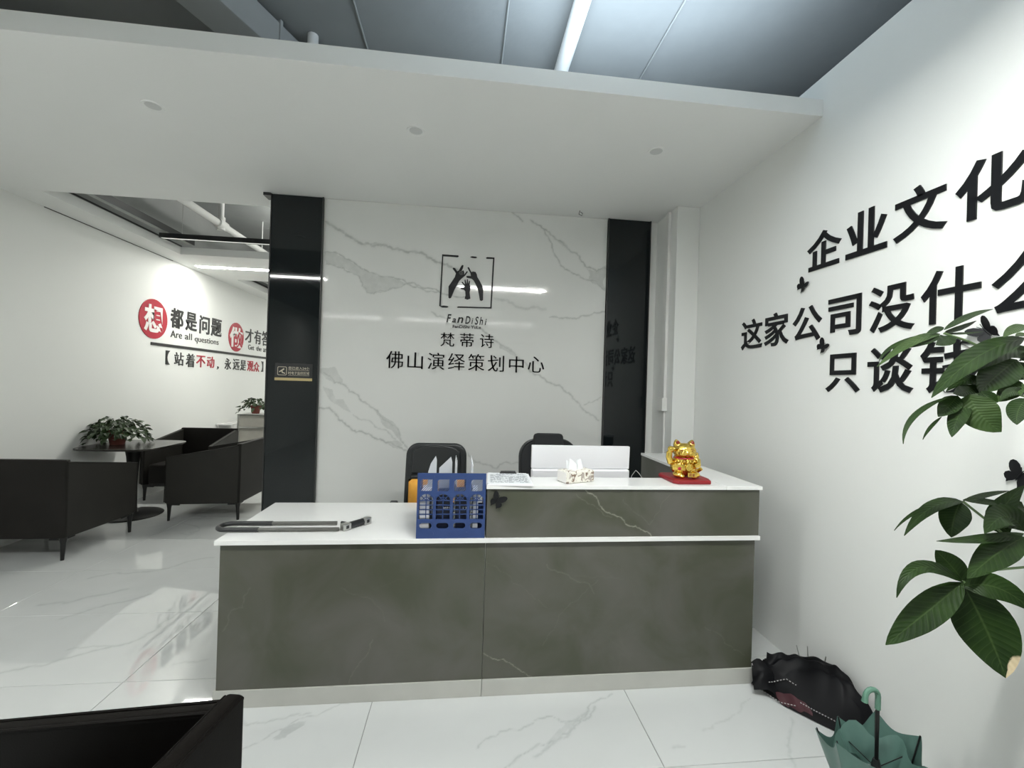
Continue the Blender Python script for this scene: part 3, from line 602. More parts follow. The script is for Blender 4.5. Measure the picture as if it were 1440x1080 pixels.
butterfly('black butterfly on the right wall between the top two lines of characters', at_rw(2.249, 2.105), .075, -.7)
butterfly('black butterfly on the right wall beside the start of the bottom line', at_rw(2.10, 1.75), .070, -.75)
butterfly('larger black butterfly on the right wall above the plant leaves', at_rw(1.372, 1.742), .088, .75, .45)
butterfly('black butterfly low on the right wall at the frame edge', at_rw(1.272, 1.242), .080, -.5)
butterfly('black butterfly stuck on the front of the raised counter', frame_m((.172, 2.0805, .942), (1, 0, 0), (0, 0, 1)), .074, -.55, .35)

# ------------------------------------------------------------------ reception counter
CF = frame_m((0, 2.089, 0), (1, 0, 0), (0, 0, 1))
rc = empty('reception_counter', 'two-level reception counter clad in grey-green stone with white tops', 'counter', (0, 0, 0))
STONE_VEINS = [(w_*.62, a_ if a_ > .6 else a_*.6, p_) for w_, a_, p_ in STONE_VEINS]
def sp(u0, u1, v0, v1, seed): return slab('front_panel', 'stone', u0, u1, v0, v1, .018, CF, .0035, STONE_VEINS, [], rc, seed)
sp(-1.075, .1235, .08, .741, 7); sp(.1255, 1.515, .08, .741, 8)
CU = frame_m((0, 2.081, 0), (1, 0, 0), (0, 0, 1))
slab('upper_panel', 'stone', .124, 1.528, .7625, .999, .018, CU, .003, STONE_VEINS, [], rc, 9)
box('side_panel', 'stone', -1.076, -1.058, 2.108, 2.68, .08, .741, rc)
box('side_panel', 'stone', 1.498, 1.516, 2.108, 3.15, .08, .741, rc)
box('plinth', 'plinth', -1.085, .1235, 2.083, 2.105, 0, .08, rc, .002)
box('plinth', 'plinth', .1255, 1.520, 2.083, 2.105, 0, .08, rc, .002)
box('plinth', 'plinth', -1.085, -1.065, 2.106, 2.68, 0, .08, rc)
box('desk_top', 'quartz', -1.092, 1.530, 2.070, 2.703, .742, .7625, rc, .0015)
box('upper_side', 'stone', .124, .142, 2.10, 2.25, .7625, .999, rc)
box('upper_side', 'stone', 1.510, 1.528, 2.10, 3.15, .7625, .999, rc)
box('upper_top', 'quartz', .119, 1.338, 2.070, 2.268, .999, 1.0165, rc, .0015)
box('return_top', 'quartz', 1.340, 1.536, 2.070, 3.15, .999, 1.0165, rc, .0015)
box('upper_back', 'stone', .142, 1.34, 2.232, 2.25, .7625, .999, rc)
box('return_panel', 'stone', 1.345, 1.363, 2.25, 3.15, .30, .999, rc)
# ------------------------------------------------------------------ lounge armchairs
def tub_chair(label, loc, rz, L1='leather', L2='leatherside'):
    e = empty('armchair', label, 'armchair', loc, rz, 'dark tub armchairs')
    zb = .175
    MB().box(-.352, .352, .308, .352, zb, .80, .012, 3).build('backrest', L1, e)
    tilt = math.radians(3.2)
    for s in (-1, 1):
        prof = [(.338, zb), (.338, .785), (-.35, .655), (-.352, .19), (-.30, zb)]
        mt = Matrix.Translation((s*.352, .35, 0)) @ Matrix.Rotation(s*tilt, 4, 'Z') @ Matrix.Translation((0 if s > 0 else .038, -.35, 0)) @ Matrix.Rotation(math.radians(-90), 4, 'Y') @ Matrix.Rotation(math.radians(-90), 4, 'Z')
        # local prism axes: u -> y, v -> z, extrude -> x
        B = Matrix(((0, 0, -1, 0), (1, 0, 0, 0), (0, 1, 0, 0), (0, 0, 0, 1)))
        mt = Matrix.Translation((s*.352, .35, 0)) @ Matrix.Rotation(s*tilt, 4, 'Z') @ Matrix.Translation((0 if s > 0 else .038, -.35, 0)) @ B
        MB().prism(prof, .038, mt, .012, 3).build('armrest', L2, e)
        R = Matrix.Translation((s*.352, .35, 0)) @ Matrix.Rotation(s*tilt, 4, 'Z')
        for q in (0, 1):
            xo = (-.001 if q == 0 else -.037)*s
            pts = [R @ Vector((xo, -.01, .783)), R @ Vector((xo, -.698, .653)), R @ Vector((xo, -.704, .2))]
            MB().tube(pts, .0045, 6).build('piping', L1, e)
    MB().tube([(-.342, .350, .794), (.342, .350, .794)], .0045, 6).tube([(-.342, .311, .794), (.342, .311, .794)], .0045, 6).build('piping', L1, e)
    MB().box(-.31, .31, -.36, .30, .20, .43, .03, 3).build('seat_cushion', L1, e)
    MB().box(-.31, .31, -.33, .31, .165, .215, .004).build('seat_base', 'blackmetal', e)
    for sx in (-1, 1):
        for sy in (-1, 1):
            x, y = sx*(.325 if sy > 0 else .352), sy*.325
            b = MB().tube([(x, y, .185), (x, y, .13), (x, y+sy*.004, 0)], [.027, .018, .012], 10)
            b.box(min(x, x-sx*.10), max(x, x-sx*.10), y-.008, y+.008, .158, .186, .004).box(x-.008, x+.008, min(y, y-sy*.10), max(y, y-sy*.10), .158, .186, .004)
            b.build('leg', 'blackmetal', e)
    return e
tub_chair('dark armchair at left, seen from behind, nearest the lounge wall corner', (-3.462, 4.145, 0), math.pi)
tub_chair('dark armchair seen from its side, right of the table and next to the black pillar', (-2.652, 5.165, 0), -math.pi/2)
tub_chair('dark armchair behind the table with its open front showing', (-3.385, 5.92, 0), 0)
tub_chair('dark leather armchair cut off at the lower left corner', (-.864, .729, 0), math.radians(-99), 'shadeleather', 'shadeleather')

# pedestal table
e = empty('pedestal_table', 'dark square pedestal table between the armchairs', 'table', (-3.475, 5.02, 0))
def sq(r, n=40, p=5): return [(math.copysign(abs(math.cos(2*math.pi*k/n))**(2/p), math.cos(2*math.pi*k/n))*r, math.copysign(abs(math.sin(2*math.pi*k/n))**(2/p), math.sin(2*math.pi*k/n))*r) for k in range(n)]
MB().prism(sq(.372), .018, Matrix.Translation((0, 0, .73)), .003, 1).build('table_top', 'tabletop', e)
MB().lathe([(.085, .729), (.075, .71), (.058, .62), (.045, .45), (.038, .25), (.045, .06), (.06, .02), (.06, .012)], seg=24).build('pedestal', 'blackmetal', e)
MB().lathe([(.27, 0), (.275, .006), (.26, .014), (.06, .03), (.045, .03)], seg=40).build('base_disc', 'blackmetal', e)

# potted trailing plants
def trailing_plant(label, loc, s, seed, xlim=None, n=300):
    rng = random.Random(seed); e = empty('potted_plant', label, 'plant', loc)
    MB().lathe([(.055*s, 0), (.072*s, .10*s), (.078*s, .10*s), (.080*s, .13*s), (.070*s, .13*s), (.066*s, .11*s)], seg=20).build('pot', 'terracotta', e)
    MB().lathe([(.0, .105*s), (.066*s, .108*s), (.04*s, .118*s), (0, .12*s)], seg=16).build('soil', 'soil', e)
    bm = bmesh.new()
    for k in range(n):
        a = rng.uniform(0, 2*math.pi); q = rng.random()**.62; el = rng.random()
        R = (.02+.225*q)*s; z = (.11+.155*math.cos(q*1.35)*(.15+.85*el)-(.10*max(0, q-.6)*rng.random()*3))*s
        c = Vector((R*math.cos(a), R*math.sin(a)*.85, max(z, .03*s)))
        if xlim is not None and c.x < xlim: c.x = xlim+rng.uniform(0, .03)
        d = Vector((math.cos(a+rng.uniform(-.7, .7)), math.sin(a+rng.uniform(-.7, .7)), rng.uniform(-.9, .25))).normalized()
        sd = d.cross(Vector((rng.uniform(-.4, .4), rng.uniform(-.4, .4), 1))).normalized(); up = sd.cross(d)
        L = rng.uniform(.045, .075)*s; Wd = L*.36
        prof = [(0, 0), (.25, 1), (.55, .85), (.8, .45), (1, 0)]
        mid = [bm.verts.new(c+d*L*t-up*L*.25*t*t) for t, _ in prof]
        for sg in (-1, 1):
            ed = [bm.verts.new(c+d*L*t+sd*sg*Wd*w_+up*Wd*.3*w_-up*L*.25*t*t) for t, w_ in prof[1:4]]
            for tri in ((mid[0], ed[0], mid[1]), (mid[1], ed[0], ed[1], mid[2]), (mid[2], ed[1], ed[2], mid[3]), (mid[3], ed[2], mid[4])): bm.faces.new(tri if sg > 0 else tri[::-1])
    for k in range(18):
        a = rng.uniform(0, 2*math.pi); bmx = MB(); bmx.bm.free(); bmx.bm = bm
        R = .2*s*rng.uniform(.5, 1); x2 = R*math.cos(a)
        if xlim is not None: x2 = max(x2, xlim)
        bmx.tube([(0, 0, .1*s), (x2*.5, R*.5*math.sin(a), .24*s), (x2, R*math.sin(a)*.85, rng.uniform(.06, .2)*s)], .0018*s, 4)
    me = bpy.data.meshes.new('foliage'); bm.to_mesh(me); bm.free(); o = link('foliage', me, 'foliage', e); o['kind'] = 'stuff'
    return e
trailing_plant('bushy green trailing plant in a terracotta pot on the dark pedestal table', (-3.635, 5.02, .748), 1.12, 4, xlim=-.20)
trailing_plant('small trailing plant in a terracotta pot on the far grey cabinet', (-3.40, 7.55, .905), 1.0, 9, n=160)

# far cabinet and white table
e = empty('metal_cabinet', 'low grey cabinet with a pale metal frame far back in the lounge', 'cabinet', (-3.32, 7.55, 0))
MB().box(-.25, .25, -.17, .17, .08, .88, .004).build('body', 'greyboard', e)
for sx in (-1, 1):
    for sy in (-1, 1): MB().tube([(sx*.26, sy*.18, 0), (sx*.26, sy*.18, .90)], .013, 8).build('leg', 'chrome', e)
for z in (.90, .70, .10): MB().box(-.27, .27, -.19, -.175, z-.018, z+.004).build('rail', 'chrome', e)
MB().box(-.27, .27, -.19, .19, .885, .904, .003).build('top', 'pipe', e)
e = empty('side_table', 'small white side table left of the far grey cabinet', 'table', (-3.72, 7.5, 0))
MB().box(-.125, .125, -.25, .25, .735, .757, .003).build('table_top', 'quartz', e)
for sx in (-1, 1):
    for sy in (-1, 1): MB().box(sx*.105-.012, sx*.105+.012, sy*.22-.012, sy*.22+.012, 0, .735).build('leg', 'pipe', e)
MB().box(-.10, .10, -.20, .20, .52, .60, .004).build('drawer', 'quartz', e); MB().box(-.02, .10, -.204, -.20, .55, .575).build('slot', 'black', e)

# ------------------------------------------------------------------ office chairs
def rounded_panel(w0, w1, h, t, n=10, rr_=.10):
    pts = []
    for k in range(n+1):
        a = math.pi/2*k/n; pts.append((w1-rr_+rr_*math.sin(math.pi/2-a), h-rr_+rr_*math.sin(a)))
    pts = [(w0, 0)]+pts; return pts+[(-x, y) for x, y in reversed(pts)]
def star_base(e):
    MB().tube([(0, 0, .08), (0, 0, .44)], [.028, .024], 12).build('gas_post', 'blackmetal', e)
    for k in range(5):
        a = 2*math.pi*k/5+.3; c, s = math.cos(a), math.sin(a)
        MB().tube([(0, 0, .10), (.15*c, .15*s, .09), (.29*c, .29*s, .065)], [.028, .022, .015], 8).build('base_arm', 'black', e)
        MB().tube([(.29*c-.018*s, .29*s+.018*c, .027), (.29*c+.018*s, .29*s-.018*c, .027)], .027, 12).build('caster', 'black', e)
e = empty('office_chair', 'black leather office chair with stitched rounded backrest behind the blue rack', 'chair', (-.178, 2.80, 0), group='office chairs behind the counter')
V = Matrix(((1, 0, 0, 0), (0, 0, -1, 0), (0, 1, 0, 0), (0, 0, 0, 1)))      # u->x v->z extrude -> -y
tl = Matrix.Translation((0, .27, .50)) @ Matrix.Rotation(math.radians(-6), 4, 'X')
MB().prism(rounded_panel(.215, .208, .575, 0, rr_=.085), .07, tl @ V, .018, 3).build('backrest', 'officeleather', e)
MB().prism([(x*.80, y*.34) for x, y in rounded_panel(.212, .205, .575, 0, rr_=.16)], .026, tl @ Matrix.Translation((0, -.062, .365)) @ V, .012, 3).build('back_pad', 'officeleather', e)
for z0, z1 in ((.325, .358), (.285, .318), (.02, .278)): MB().box(-.170, .170, -.090, -.060, z0, z1, .012, 3, tl).build('back_pad', 'officeleather', e)
MB().box(-.25, .25, -.26, .24, .44, .53, .035, 3).build('seat', 'officeleather', e)
for s in (-1, 1):
    MB().tube([(s*.235, .22, .50), (s*.265, .20, .62), (s*.262, .10, .685), (s*.258, -.12, .685), (s*.25, -.16, .60), (s*.23, -.14, .48)], .014, 8).build('armrest', 'black', e)
    MB().box(s*.26-.025, s*.26+.025, -.12, .14, .69, .715, .010, 2).build('arm_pad', 'black', e)
star_base(e)
e = empty('office_chair', 'black mesh office chair with a headrest behind the white monitor', 'chair', (.625, 2.82, 0), group='office chairs behind the counter')
tl = Matrix.Translation((0, .27, .50)) @ Matrix.Rotation(math.radians(-6), 4, 'X')
MB().prism(rounded_panel(.20, .205, .60, 0, rr_=.12), .03, tl @ V, .012, 3).build('backrest', 'mesh', e)
MB().tube([tl @ Vector((x, -.015, y)) for x, y in rounded_panel(.20, .207, .605, 0, rr_=.12)], .012, 8).build('back_frame', 'black', e)
MB().prism([(-.115, 0), (.115, 0), (.108, .085), (.09, .10), (-.09, .10), (-.108, .085)], .05, tl @ Matrix.Translation((-.005, -.01, .555)) @ V, .016, 3).build('headrest', 'mesh', e)
MB().box(-.25, .25, -.26, .24, .44, .52, .03, 3).build('seat', 'mesh', e)
for s in (-1, 1):
    MB().tube([(s*.24, .16, .48), (s*.275, .14, .56), (s*.275, .02, .68)], .016, 8).build('armrest', 'black', e)
    MB().box(s*.275-.035, s*.275+.035, -.12, .12, .68, .71, .010, 2).build('arm_pad', 'black', e)
star_base(e)
# orange cushion on the first chair
e = empty('cushion', 'orange cushion with a green lower edge leaning on the black leather office chair', 'cushion', (-.165, 2.94, .70))
def pil(u, v):
    x = (u-.5)*2; z = (v-.5)*2; b = max(0, (1-x**4)*(1-z**4))**.5
    return x, z, b
MB().grid(17, 17, lambda u, v: (pil(u, v)[0]*.185, -.055*pil(u, v)[2], pil(u, v)[1]*.155)).grid(17, 17, lambda u, v: (pil(u, v)[0]*.185, .045*pil(u, v)[2], pil(u, v)[1]*.155)).build('cover', 'orange', e)
MB().grid(17, 5, lambda u, v: ((u-.5)*.36, -.062*pil(u, .02+v*.16)[2]-.002, -.15+v*.05)).build('green_band', 'greenfab', e)
MB().tube([(-.17, -.02, .04), (-.10, -.062, .0), (0, -.068, .06), (.1, -.062, .02)], .003, 6).build('cord', 'redvinyl', e)

# ------------------------------------------------------------------ blue file rack
X0, X1, Z0, HT = -.206, .117, .7632, .309
e = empty('file_rack', 'blue plastic four-bay file rack on the white desk top', 'rack', (0, 0, 0))
RF = frame_m((X0, 2.082, Z0), (1, 0, 0), (0, 0, 1)); Wd = X1-X0; bw = (Wd-.006)/4
spl = [[(0, 0), (Wd, 0), (Wd, HT), (0, HT)]]; bars = MB()
for k in range(4):
    bx = .003+bw*k+.007; ww = bw-.014; top = HT
    sx0, sx1, s0, s1 = bx+.004, bx+ww-.006, top-.085, top-.030
    for q in range(-4, 8):       # diagonal slits
        a = sx0+q*.0105; pts = []
        x_lo0, x_lo1 = a, a+.0062; dx = (s1-s0)*.95
        # clip the slanted strip to the window
        P_ = [(x_lo0, s0), (x_lo1, s0), (x_lo1+dx, s1), (x_lo0+dx, s1)]
        def clip(P, f, g):
            out = []
            for i in range(len(P)):
                A_, B_ = P[i-1], P[i]; fa, fb = f(A_), f(B_)
                if fa >= 0 and fb >= 0: out.append(B_)
                elif fa >= 0: out.append(g(A_, B_, fa, fb))
                elif fb >= 0: out += [g(A_, B_, fa, fb), B_]
            return out
        g_ = lambda A_, B_, fa, fb: (A_[0]+(B_[0]-A_[0])*fa/(fa-fb), A_[1]+(B_[1]-A_[1])*fa/(fa-fb))
        P_ = clip(P_, lambda p_: p_[0]-sx0, g_); P_ = clip(P_, lambda p_: sx1-p_[0], g_) if P_ else P_
        if len(P_) >= 3:
            ar = abs(sum(P_[i-1][0]*P_[i][1]-P_[i][0]*P_[i-1][1] for i in range(len(P_))))/2
            if ar > 2e-5: spl.append(P_)
    yb, ya = top-.218, top-.130      # window
    r_ = ww/2; cx = bx+r_
    spl.append([(bx, yb), (bx+ww, yb)]+[(cx+r_*math.cos(math.pi*t/12), ya+r_*.95*math.sin(math.pi*t/12)) for t in range(13)])
    spl.append(rr(bx+.004, bx+ww-.004, top-.262, top-.236, .0125, 5))
    for z in (ya, ya-.0215, ya-.043, ya-.065): bars.box(bx-.001, bx+ww+.001, -.003, .0, z-.0022, z+.0022)
    bars.box(cx-.0022, cx+.0022, -.003, 0, yb-.001, ya+r_*.95)
    for a in (45, 135): bars.tube([(cx, -.0015, ya), (cx+r_*math.cos(math.radians(a)), -.0015, ya+r_*.95*math.sin(math.radians(a)))], .002, 5)
    bars.tube([(cx+r_*.5*math.cos(math.pi*t/10), -.0015, ya+r_*.5*math.sin(math.pi*t/10)) for t in range(11)], .0018, 5)
me = curve_mesh(spl, .004); me.transform(Matrix.Translation((0, 0, .002))); me.transform(RF); link('front_plate', me, 'blue', e)
bmesh.ops.transform(bars.bm, matrix=Matrix.Translation((X0, 2.0815, Z0)), verts=bars.bm.verts[:]); bars.build('window_grid', 'blue', e)
for k in range(5):
    x = X0+.0015+k*bw+(.0015 if k else 0); MB().box(x-.0015, x+.0015, 2.084, 2.33, Z0, Z0+HT-.05).build('divider', 'blue', e)
box('tray', 'blue', X0, X1, 2.082, 2.335, Z0-.0005, Z0+.004, e); box('back_rail', 'blue', X0, X1, 2.332, 2.336, Z0, Z0+.10, e)
for k in range(1, 4):
    for z in (HT-.022, HT*.62, .022): box('lug', 'blue', X0+k*bw-.0035, X0+k*bw+.0015, 2.0755, 2.0785, Z0+z-.008, Z0+z+.008, e)
def in_bay(k, f): return X0+.003+bw*(k+f)
def sheet(label, name, m, pts, y, t=.0012):
    me = curve_mesh([pts], t); me.transform(frame_m((0, y, 0), (1, 0, 0), (0, 0, 1))); return tag(link(name, me, m), label, 'paper', 'sheets in the blue rack')
z1 = Z0+HT
sheet('white folded sheet corner standing up, first from the left in the blue rack', 'paper_sheet', 'greypaper', [(in_bay(0, .30), Z0+.01), (in_bay(0, .92), Z0+.01), (in_bay(0, .93), z1+.03), (in_bay(0, .86), z1+.052), (in_bay(0, .55), z1+.012), (in_bay(0, .40), z1-.03)], 2.26)
sheet('slanted pale sheet corner standing up, second from the left in the blue rack', 'paper_sheet', 'greypaper', [(in_bay(1, .08), Z0+.01), (in_bay(1, .93), Z0+.01), (in_bay(1, .93), z1+.02), (in_bay(1, .84), z1+.048), (in_bay(1, .10), z1-.01)], 2.26)
for k, lb in ((2, 'thin upright sheet edge in the third bay of the blue rack'), (3, 'thin upright sheet edge in the last bay of the blue rack')):
    f = .14 if k == 2 else -.35+.5
    o = MB()
    for q in range(3): o.box(in_bay(k, f)+q*.0035, in_bay(k, f)+q*.0035+.0018, 2.12+q*.01, 2.32, Z0+.005, z1+.046-.012*q)
    tag(o.build('paper_sheet', 'paper'), lb, 'paper', 'sheets in the blue rack')
def folder(k, m, f0, f1, hh, label, txt=None):
    en = empty('folder', label, 'folder', (0, 0, 0), group='folders in the blue rack'); MB().box(in_bay(k, f0), in_bay(k, f1), 2.115, 2.31, Z0+.0045, Z0+hh, .002).build('cover', m, en)
    if txt:
        me = text_mesh(txt, .05, .01); wdt = .0095*len(txt); fit(me, 0, wdt, 0, .014, .0006)
        me.transform(frame_m((in_bay(k, .93)-wdt, 2.1145, z1-.184), (1, 0, 0), (0, 0, 1))); link('print', me, 'paper', en)
folder(0, 'monitor', .08, .68, .20, 'white folder in the first bay of the blue rack')
folder(1, 'navy', .12, .92, .195, 'dark folder printed with white numbers in the second bay of the blue rack', '2022')
folder(2, 'navy', .25, .92, .19, 'dark folder with a short white number in the third bay of the blue rack', '12')
folder(3, 'greypaper', .30, .62, .20, 'pale grey folder in the last bay of the blue rack')

# ------------------------------------------------------------------ things on the counters
# monitor back
e = empty('monitor', 'white monitor seen from behind on the desk', 'monitor', (.668, 2.42, .7625))
T_ = Matrix.Translation((0, 0, .05)) @ Matrix.Rotation(math.radians(3), 4, 'X')
MB().box(-.283, .283, -.012, .012, .226, .355, .003, 2, T_).build('shell', 'monitor', e)
MB().box(-.283, .283, -.026, .012, .02, .224, .010, 3, T_).build('chin', 'monitor', e)
MB().box(-.278, .278, .012, .016, .03, .35, 0, 2, T_).build('screen', 'black', e)
MB().box(-.05, .05, .018, .03, .012, .25, .003).build('stand_neck', 'monitor', e); MB().box(-.11, .11, -.07, .13, 0, .012, .004).build('stand_foot', 'monitor', e)
tag(MB().tube([(.965, 2.42, .90), (.97, 2.40, 1.0), (.985, 2.38, 1.035), (1.0, 2.37, 1.02), (1.02, 2.36, .99), (1.03, 2.36, .80)], .0012, 6).build('cable', 'pipe'), 'white cable loop beside the white monitor', 'cable')
# clipboard
e = empty('clipboard', 'clipboard with a printed form at the left end of the raised counter', 'clipboard', (.240, 2.19, 1.0168), math.radians(-3))
MB().box(-.115, .112, -.125, .15, 0, .003, .001).build('board', 'monitor', e)
o = MB()
for q in range(5): o.box(-.105-.001*q, .104-.0015*q, -.118+.001*q, .135, .0031+.0012*q, .0041+.0012*q)
o.build('paper', 'paper', e)
o = MB(); rng = random.Random(2)
for r_ in range(13):
    y = .10-.0165*r_; o.box(-.098, .094, y-.0004, y+.0004, .0090, .0093)
    x = -.095
    while x < .085:
        L = rng.uniform(.008, .028)
        if rng.random() < .75: o.box(x, min(x+L, .09), y+.003, y+.0095, .0090, .0092)
        x += L+.006
for x in (-.098, -.045, .0, .05, .094): o.box(x-.0004, x+.0004, -.098, .10, .0090, .0093)
o.build('printed_rows', 'printgrey', e)
MB().box(-.045, .045, .118, .142, .009, .013, .001).tube([(-.04, .128, .016), (.04, .128, .016)], .006, 8).build('clip', 'black', e)
# tissue pack
e = empty('tissue_pack', 'soft pack of tissues with a brown floral print on the raised counter', 'tissue pack', (.580, 2.175, 1.0168), math.radians(22))
def tp(u, v):
    return None
o = MB().box(-.085, .085, -.045, .045, 0, .060, .007, 3)
for v in o.bm.verts: v.co.z += .004*math.sin(v.co.x*40)*(v.co.z/.06); v.co.y *= 1+.05*math.sin(v.co.x*30)
o.build('wrap', 'floral', e)
MB().box(-.0865, -.0845, -.038, .038, .004, .056, .001).build('end_fold', 'whitevinyl', e)
MB().grid(13, 9, lambda u, v: ((u-.5)*.10*(1-.25*v), .010*math.sin(u*9)*(.3+v)+.006*v, .058+v*(.040+.016*math.sin(u*math.pi*2.2+.5)))).grid(13, 9, lambda u, v: ((u-.5)*.085, .010*math.cos(u*8)*(.3+v)+.014, .058+v*(.034+.014*math.cos(u*7)))).build('tissue', 'paper', e)

# lucky cat
tag(MB().prism([(-.108, .08), (-.085, .108), (.085, .108), (.112, .085), (.112, -.05), (.09, -.108), (-.085, -.108), (-.108, -.085)], .020, Matrix.Translation((1.188, 2.215, 1.0168)), .006, 3).build('cat_cushion', 'red'),
    'red velvet pad under the golden cat figurine', 'pad')
e = empty('lucky_cat', 'golden beckoning cat figurine on a red pad at the right end of the counter', 'figurine', (1.182, 2.215, 1.0370), math.radians(-6)); e.scale = (1.04, 1.04, 1.0)
b = MB()
b.ell((0, .005, .052), (.066, .052, .052)).ell((0, .004, .085), (.055, .044, .042)).ell((0, -.006, .137), (.060, .047, .043))
b.ell((-.020, -.045, .128), (.022, .014, .015)).ell((.020, -.045, .128), (.022, .014, .015)).ell((0, -.050, .134), (.008, .007, .006))
for s in (-1, 1):
    b.lathe([(.022, -.012), (.019, .004), (.012, .017), (.003, .026)], seg=14, mtx=Matrix.Translation((s*.036, .0, .172)) @ Matrix.Rotation(s*.28, 4, 'Y'))
    b.ell((s*.042, -.038, .018), (.026, .030, .018)).ell((s*.030, -.058, .012), (.016, .016, .012))
b.tube([(-.048, 0, .075), (-.074, -.012, .078), (-.083, -.018, .105), (-.082, -.022, .135)], [.018, .017, .016, .015], 12).ell((-.076, -.026, .148), (.018, .018, .017)).ell((-.064, -.034, .152), (.010, .012, .009))
b.tube([(.050, 0, .095), (.066, -.010, .085), (.060, -.034, .066), (.035, -.046, .062)], [.020, .019, .015, .013], 12).ell((.064, .004, .108), (.016, .018, .024))
b.tube([(.05, .02, .03), (.08, .01, .03), (.092, -.005, .045)], [.012, .011, .010], 10)
tmp = b.build('cat_body_raw', 'gold'); md = tmp.modifiers.new('r', 'REMESH'); md.mode = 'VOXEL'; md.voxel_size = .0024
s_ = tmp.modifiers.new('s', 'SMOOTH'); s_.iterations = 5
dg = bpy.context.evaluated_depsgraph_get(); dg.update(); me = bpy.data.meshes.new_from_object(tmp.evaluated_get(dg)); bpy.data.objects.remove(tmp)
me.materials.clear(); link('body', me, 'gold', e, 60)
for s in (-1, 1):
    MB().ell((s*.037, -.013, .180), (.010, .006, .013), Matrix.Rotation(s*.28, 4, 'Y')).build('ear_lining', 'earred', e)
    MB().tube([(s*.022+d, -.050+abs(d)*.28, .146+.006*math.cos(d*150)) for d in (-.012, -.008, -.004, 0, .004, .008, .012)], .0012, 5).build('eye', 'earred', e)
    for q in (-1, 0, 1): MB().tube([(s*.034, -.044, .128+q*.004), (s*.062, -.036, .130+q*.008)], .0008, 4).build('whisker', 'black', e)
MB().tube([(-.006, -.054, .121), (0, -.057, .118), (.006, -.054, .121)], .0012, 5).build('mouth', 'earred', e)
MB().tube([(.046*math.cos(a), -.001+.044*math.sin(a), .101) for a in [math.pi*2*k/24 for k in range(25)]], .0042, 8).build('collar', 'redvinyl', e)
MB().ell((0, -.048, .092), (.009, .008, .009)).build('bell', 'gold', e)
for k in range(9):
    a = math.pi*(1.15+.7*k/8); MB().ell((.055*math.cos(a), .05*math.sin(a), .083+.004*(k % 2)), (.0065, .0065, .0075), seg=10).build('medallion', 'gold', e)
o = MB().prism([(-.020, -.011), (.020, -.011), (.020, .011), (-.020, .011)], .005, Matrix.Translation((.014, -.070, .022)) @ Matrix.Rotation(math.radians(90), 4, 'X'), .001, 1); o.build('plaque', 'gold', e)
for x in (.006, .022):
    me = text_mesh('招' if x < .01 else '财', .05, .01); fit(me, x-.006, x+.006, -.008, .008, .001); me.transform(Matrix.Translation((0, -.0752, .022)) @ Matrix.Rotation(math.radians(90), 4, 'X')); link('character', me, 'earred', e)
MB().ell((-.040, -.052, .050), (.009, .004, .009)).build('red_gem', 'redvinyl', e)
MB().prism([(.014*math.cos(2*math.pi*k/20), .020*math.sin(2*math.pi*k/20)) for k in range(20)], .006, Matrix.Translation((.004, -.053, .058)) @ Matrix.Rotation(math.radians(90), 4, 'X'), .0015, 1).build('coin', 'gold', e)

# U-lock
ZL = .7625+.0125
e = empty('bicycle_lock', 'long black and grey U-shaped lock lying on the white desk top', 'lock', (0, 0, 0))
yn, yf = 2.186, 2.280; ym = (yn+yf)/2; rb = (yf-yn)/2
bend = [(-1.108-rb*math.sin(math.pi*k/10), ym+rb*math.cos(math.pi*k/10), ZL) for k in range(11)]
MB().tube([(-.93, yf, ZL)]+bend+[(-.955, yn, ZL)], .0112, 12).build('sleeve', 'black', e)
MB().tube([(-.93, yf, ZL), (-.62, yf, ZL)], .0088, 12).build('shackle', 'gunmetal', e)
MB().tube([(-.955, yn, ZL), (-.585, yn, ZL)], .0088, 12).build('shackle', 'gunmetal', e)
e = empty('crossbar', 'short lock crossbar with steel ends lying beside the open end of the U-shaped lock', 'lock')
a, b_ = Vector((-.574, 2.190, .7625+.018)), Vector((-.468, 2.318, .7625+.018))
MB().tube([a.lerp(b_, .25), a.lerp(b_, .75)], .0165, 14).build('barrel', 'black', e)
for t0, t1 in ((0, .27), (.73, 1)):
    d = (b_-a).normalized(); q = a.lerp(b_, (t0+t1)/2); R = Matrix.Translation(q) @ Matrix.Rotation(math.atan2(d.y, d.x), 4, 'Z')
    MB().box(-.022, .022, -.017, .017, -.0165, .0165, .004, 2, R).build('end_block', 'chrome', e)
    MB().box(-.008, .008, -.0175, -.0165, -.008, .008, 0, 2, R).build('shackle_hole', 'black', e)
tag(MB().tube([(-.60, 2.284, ZL), (-.566, 2.27, ZL)], .008, 10).build('lock_tip', 'black'), 'short black end cap between the U-shaped lock and its crossbar', 'cap')

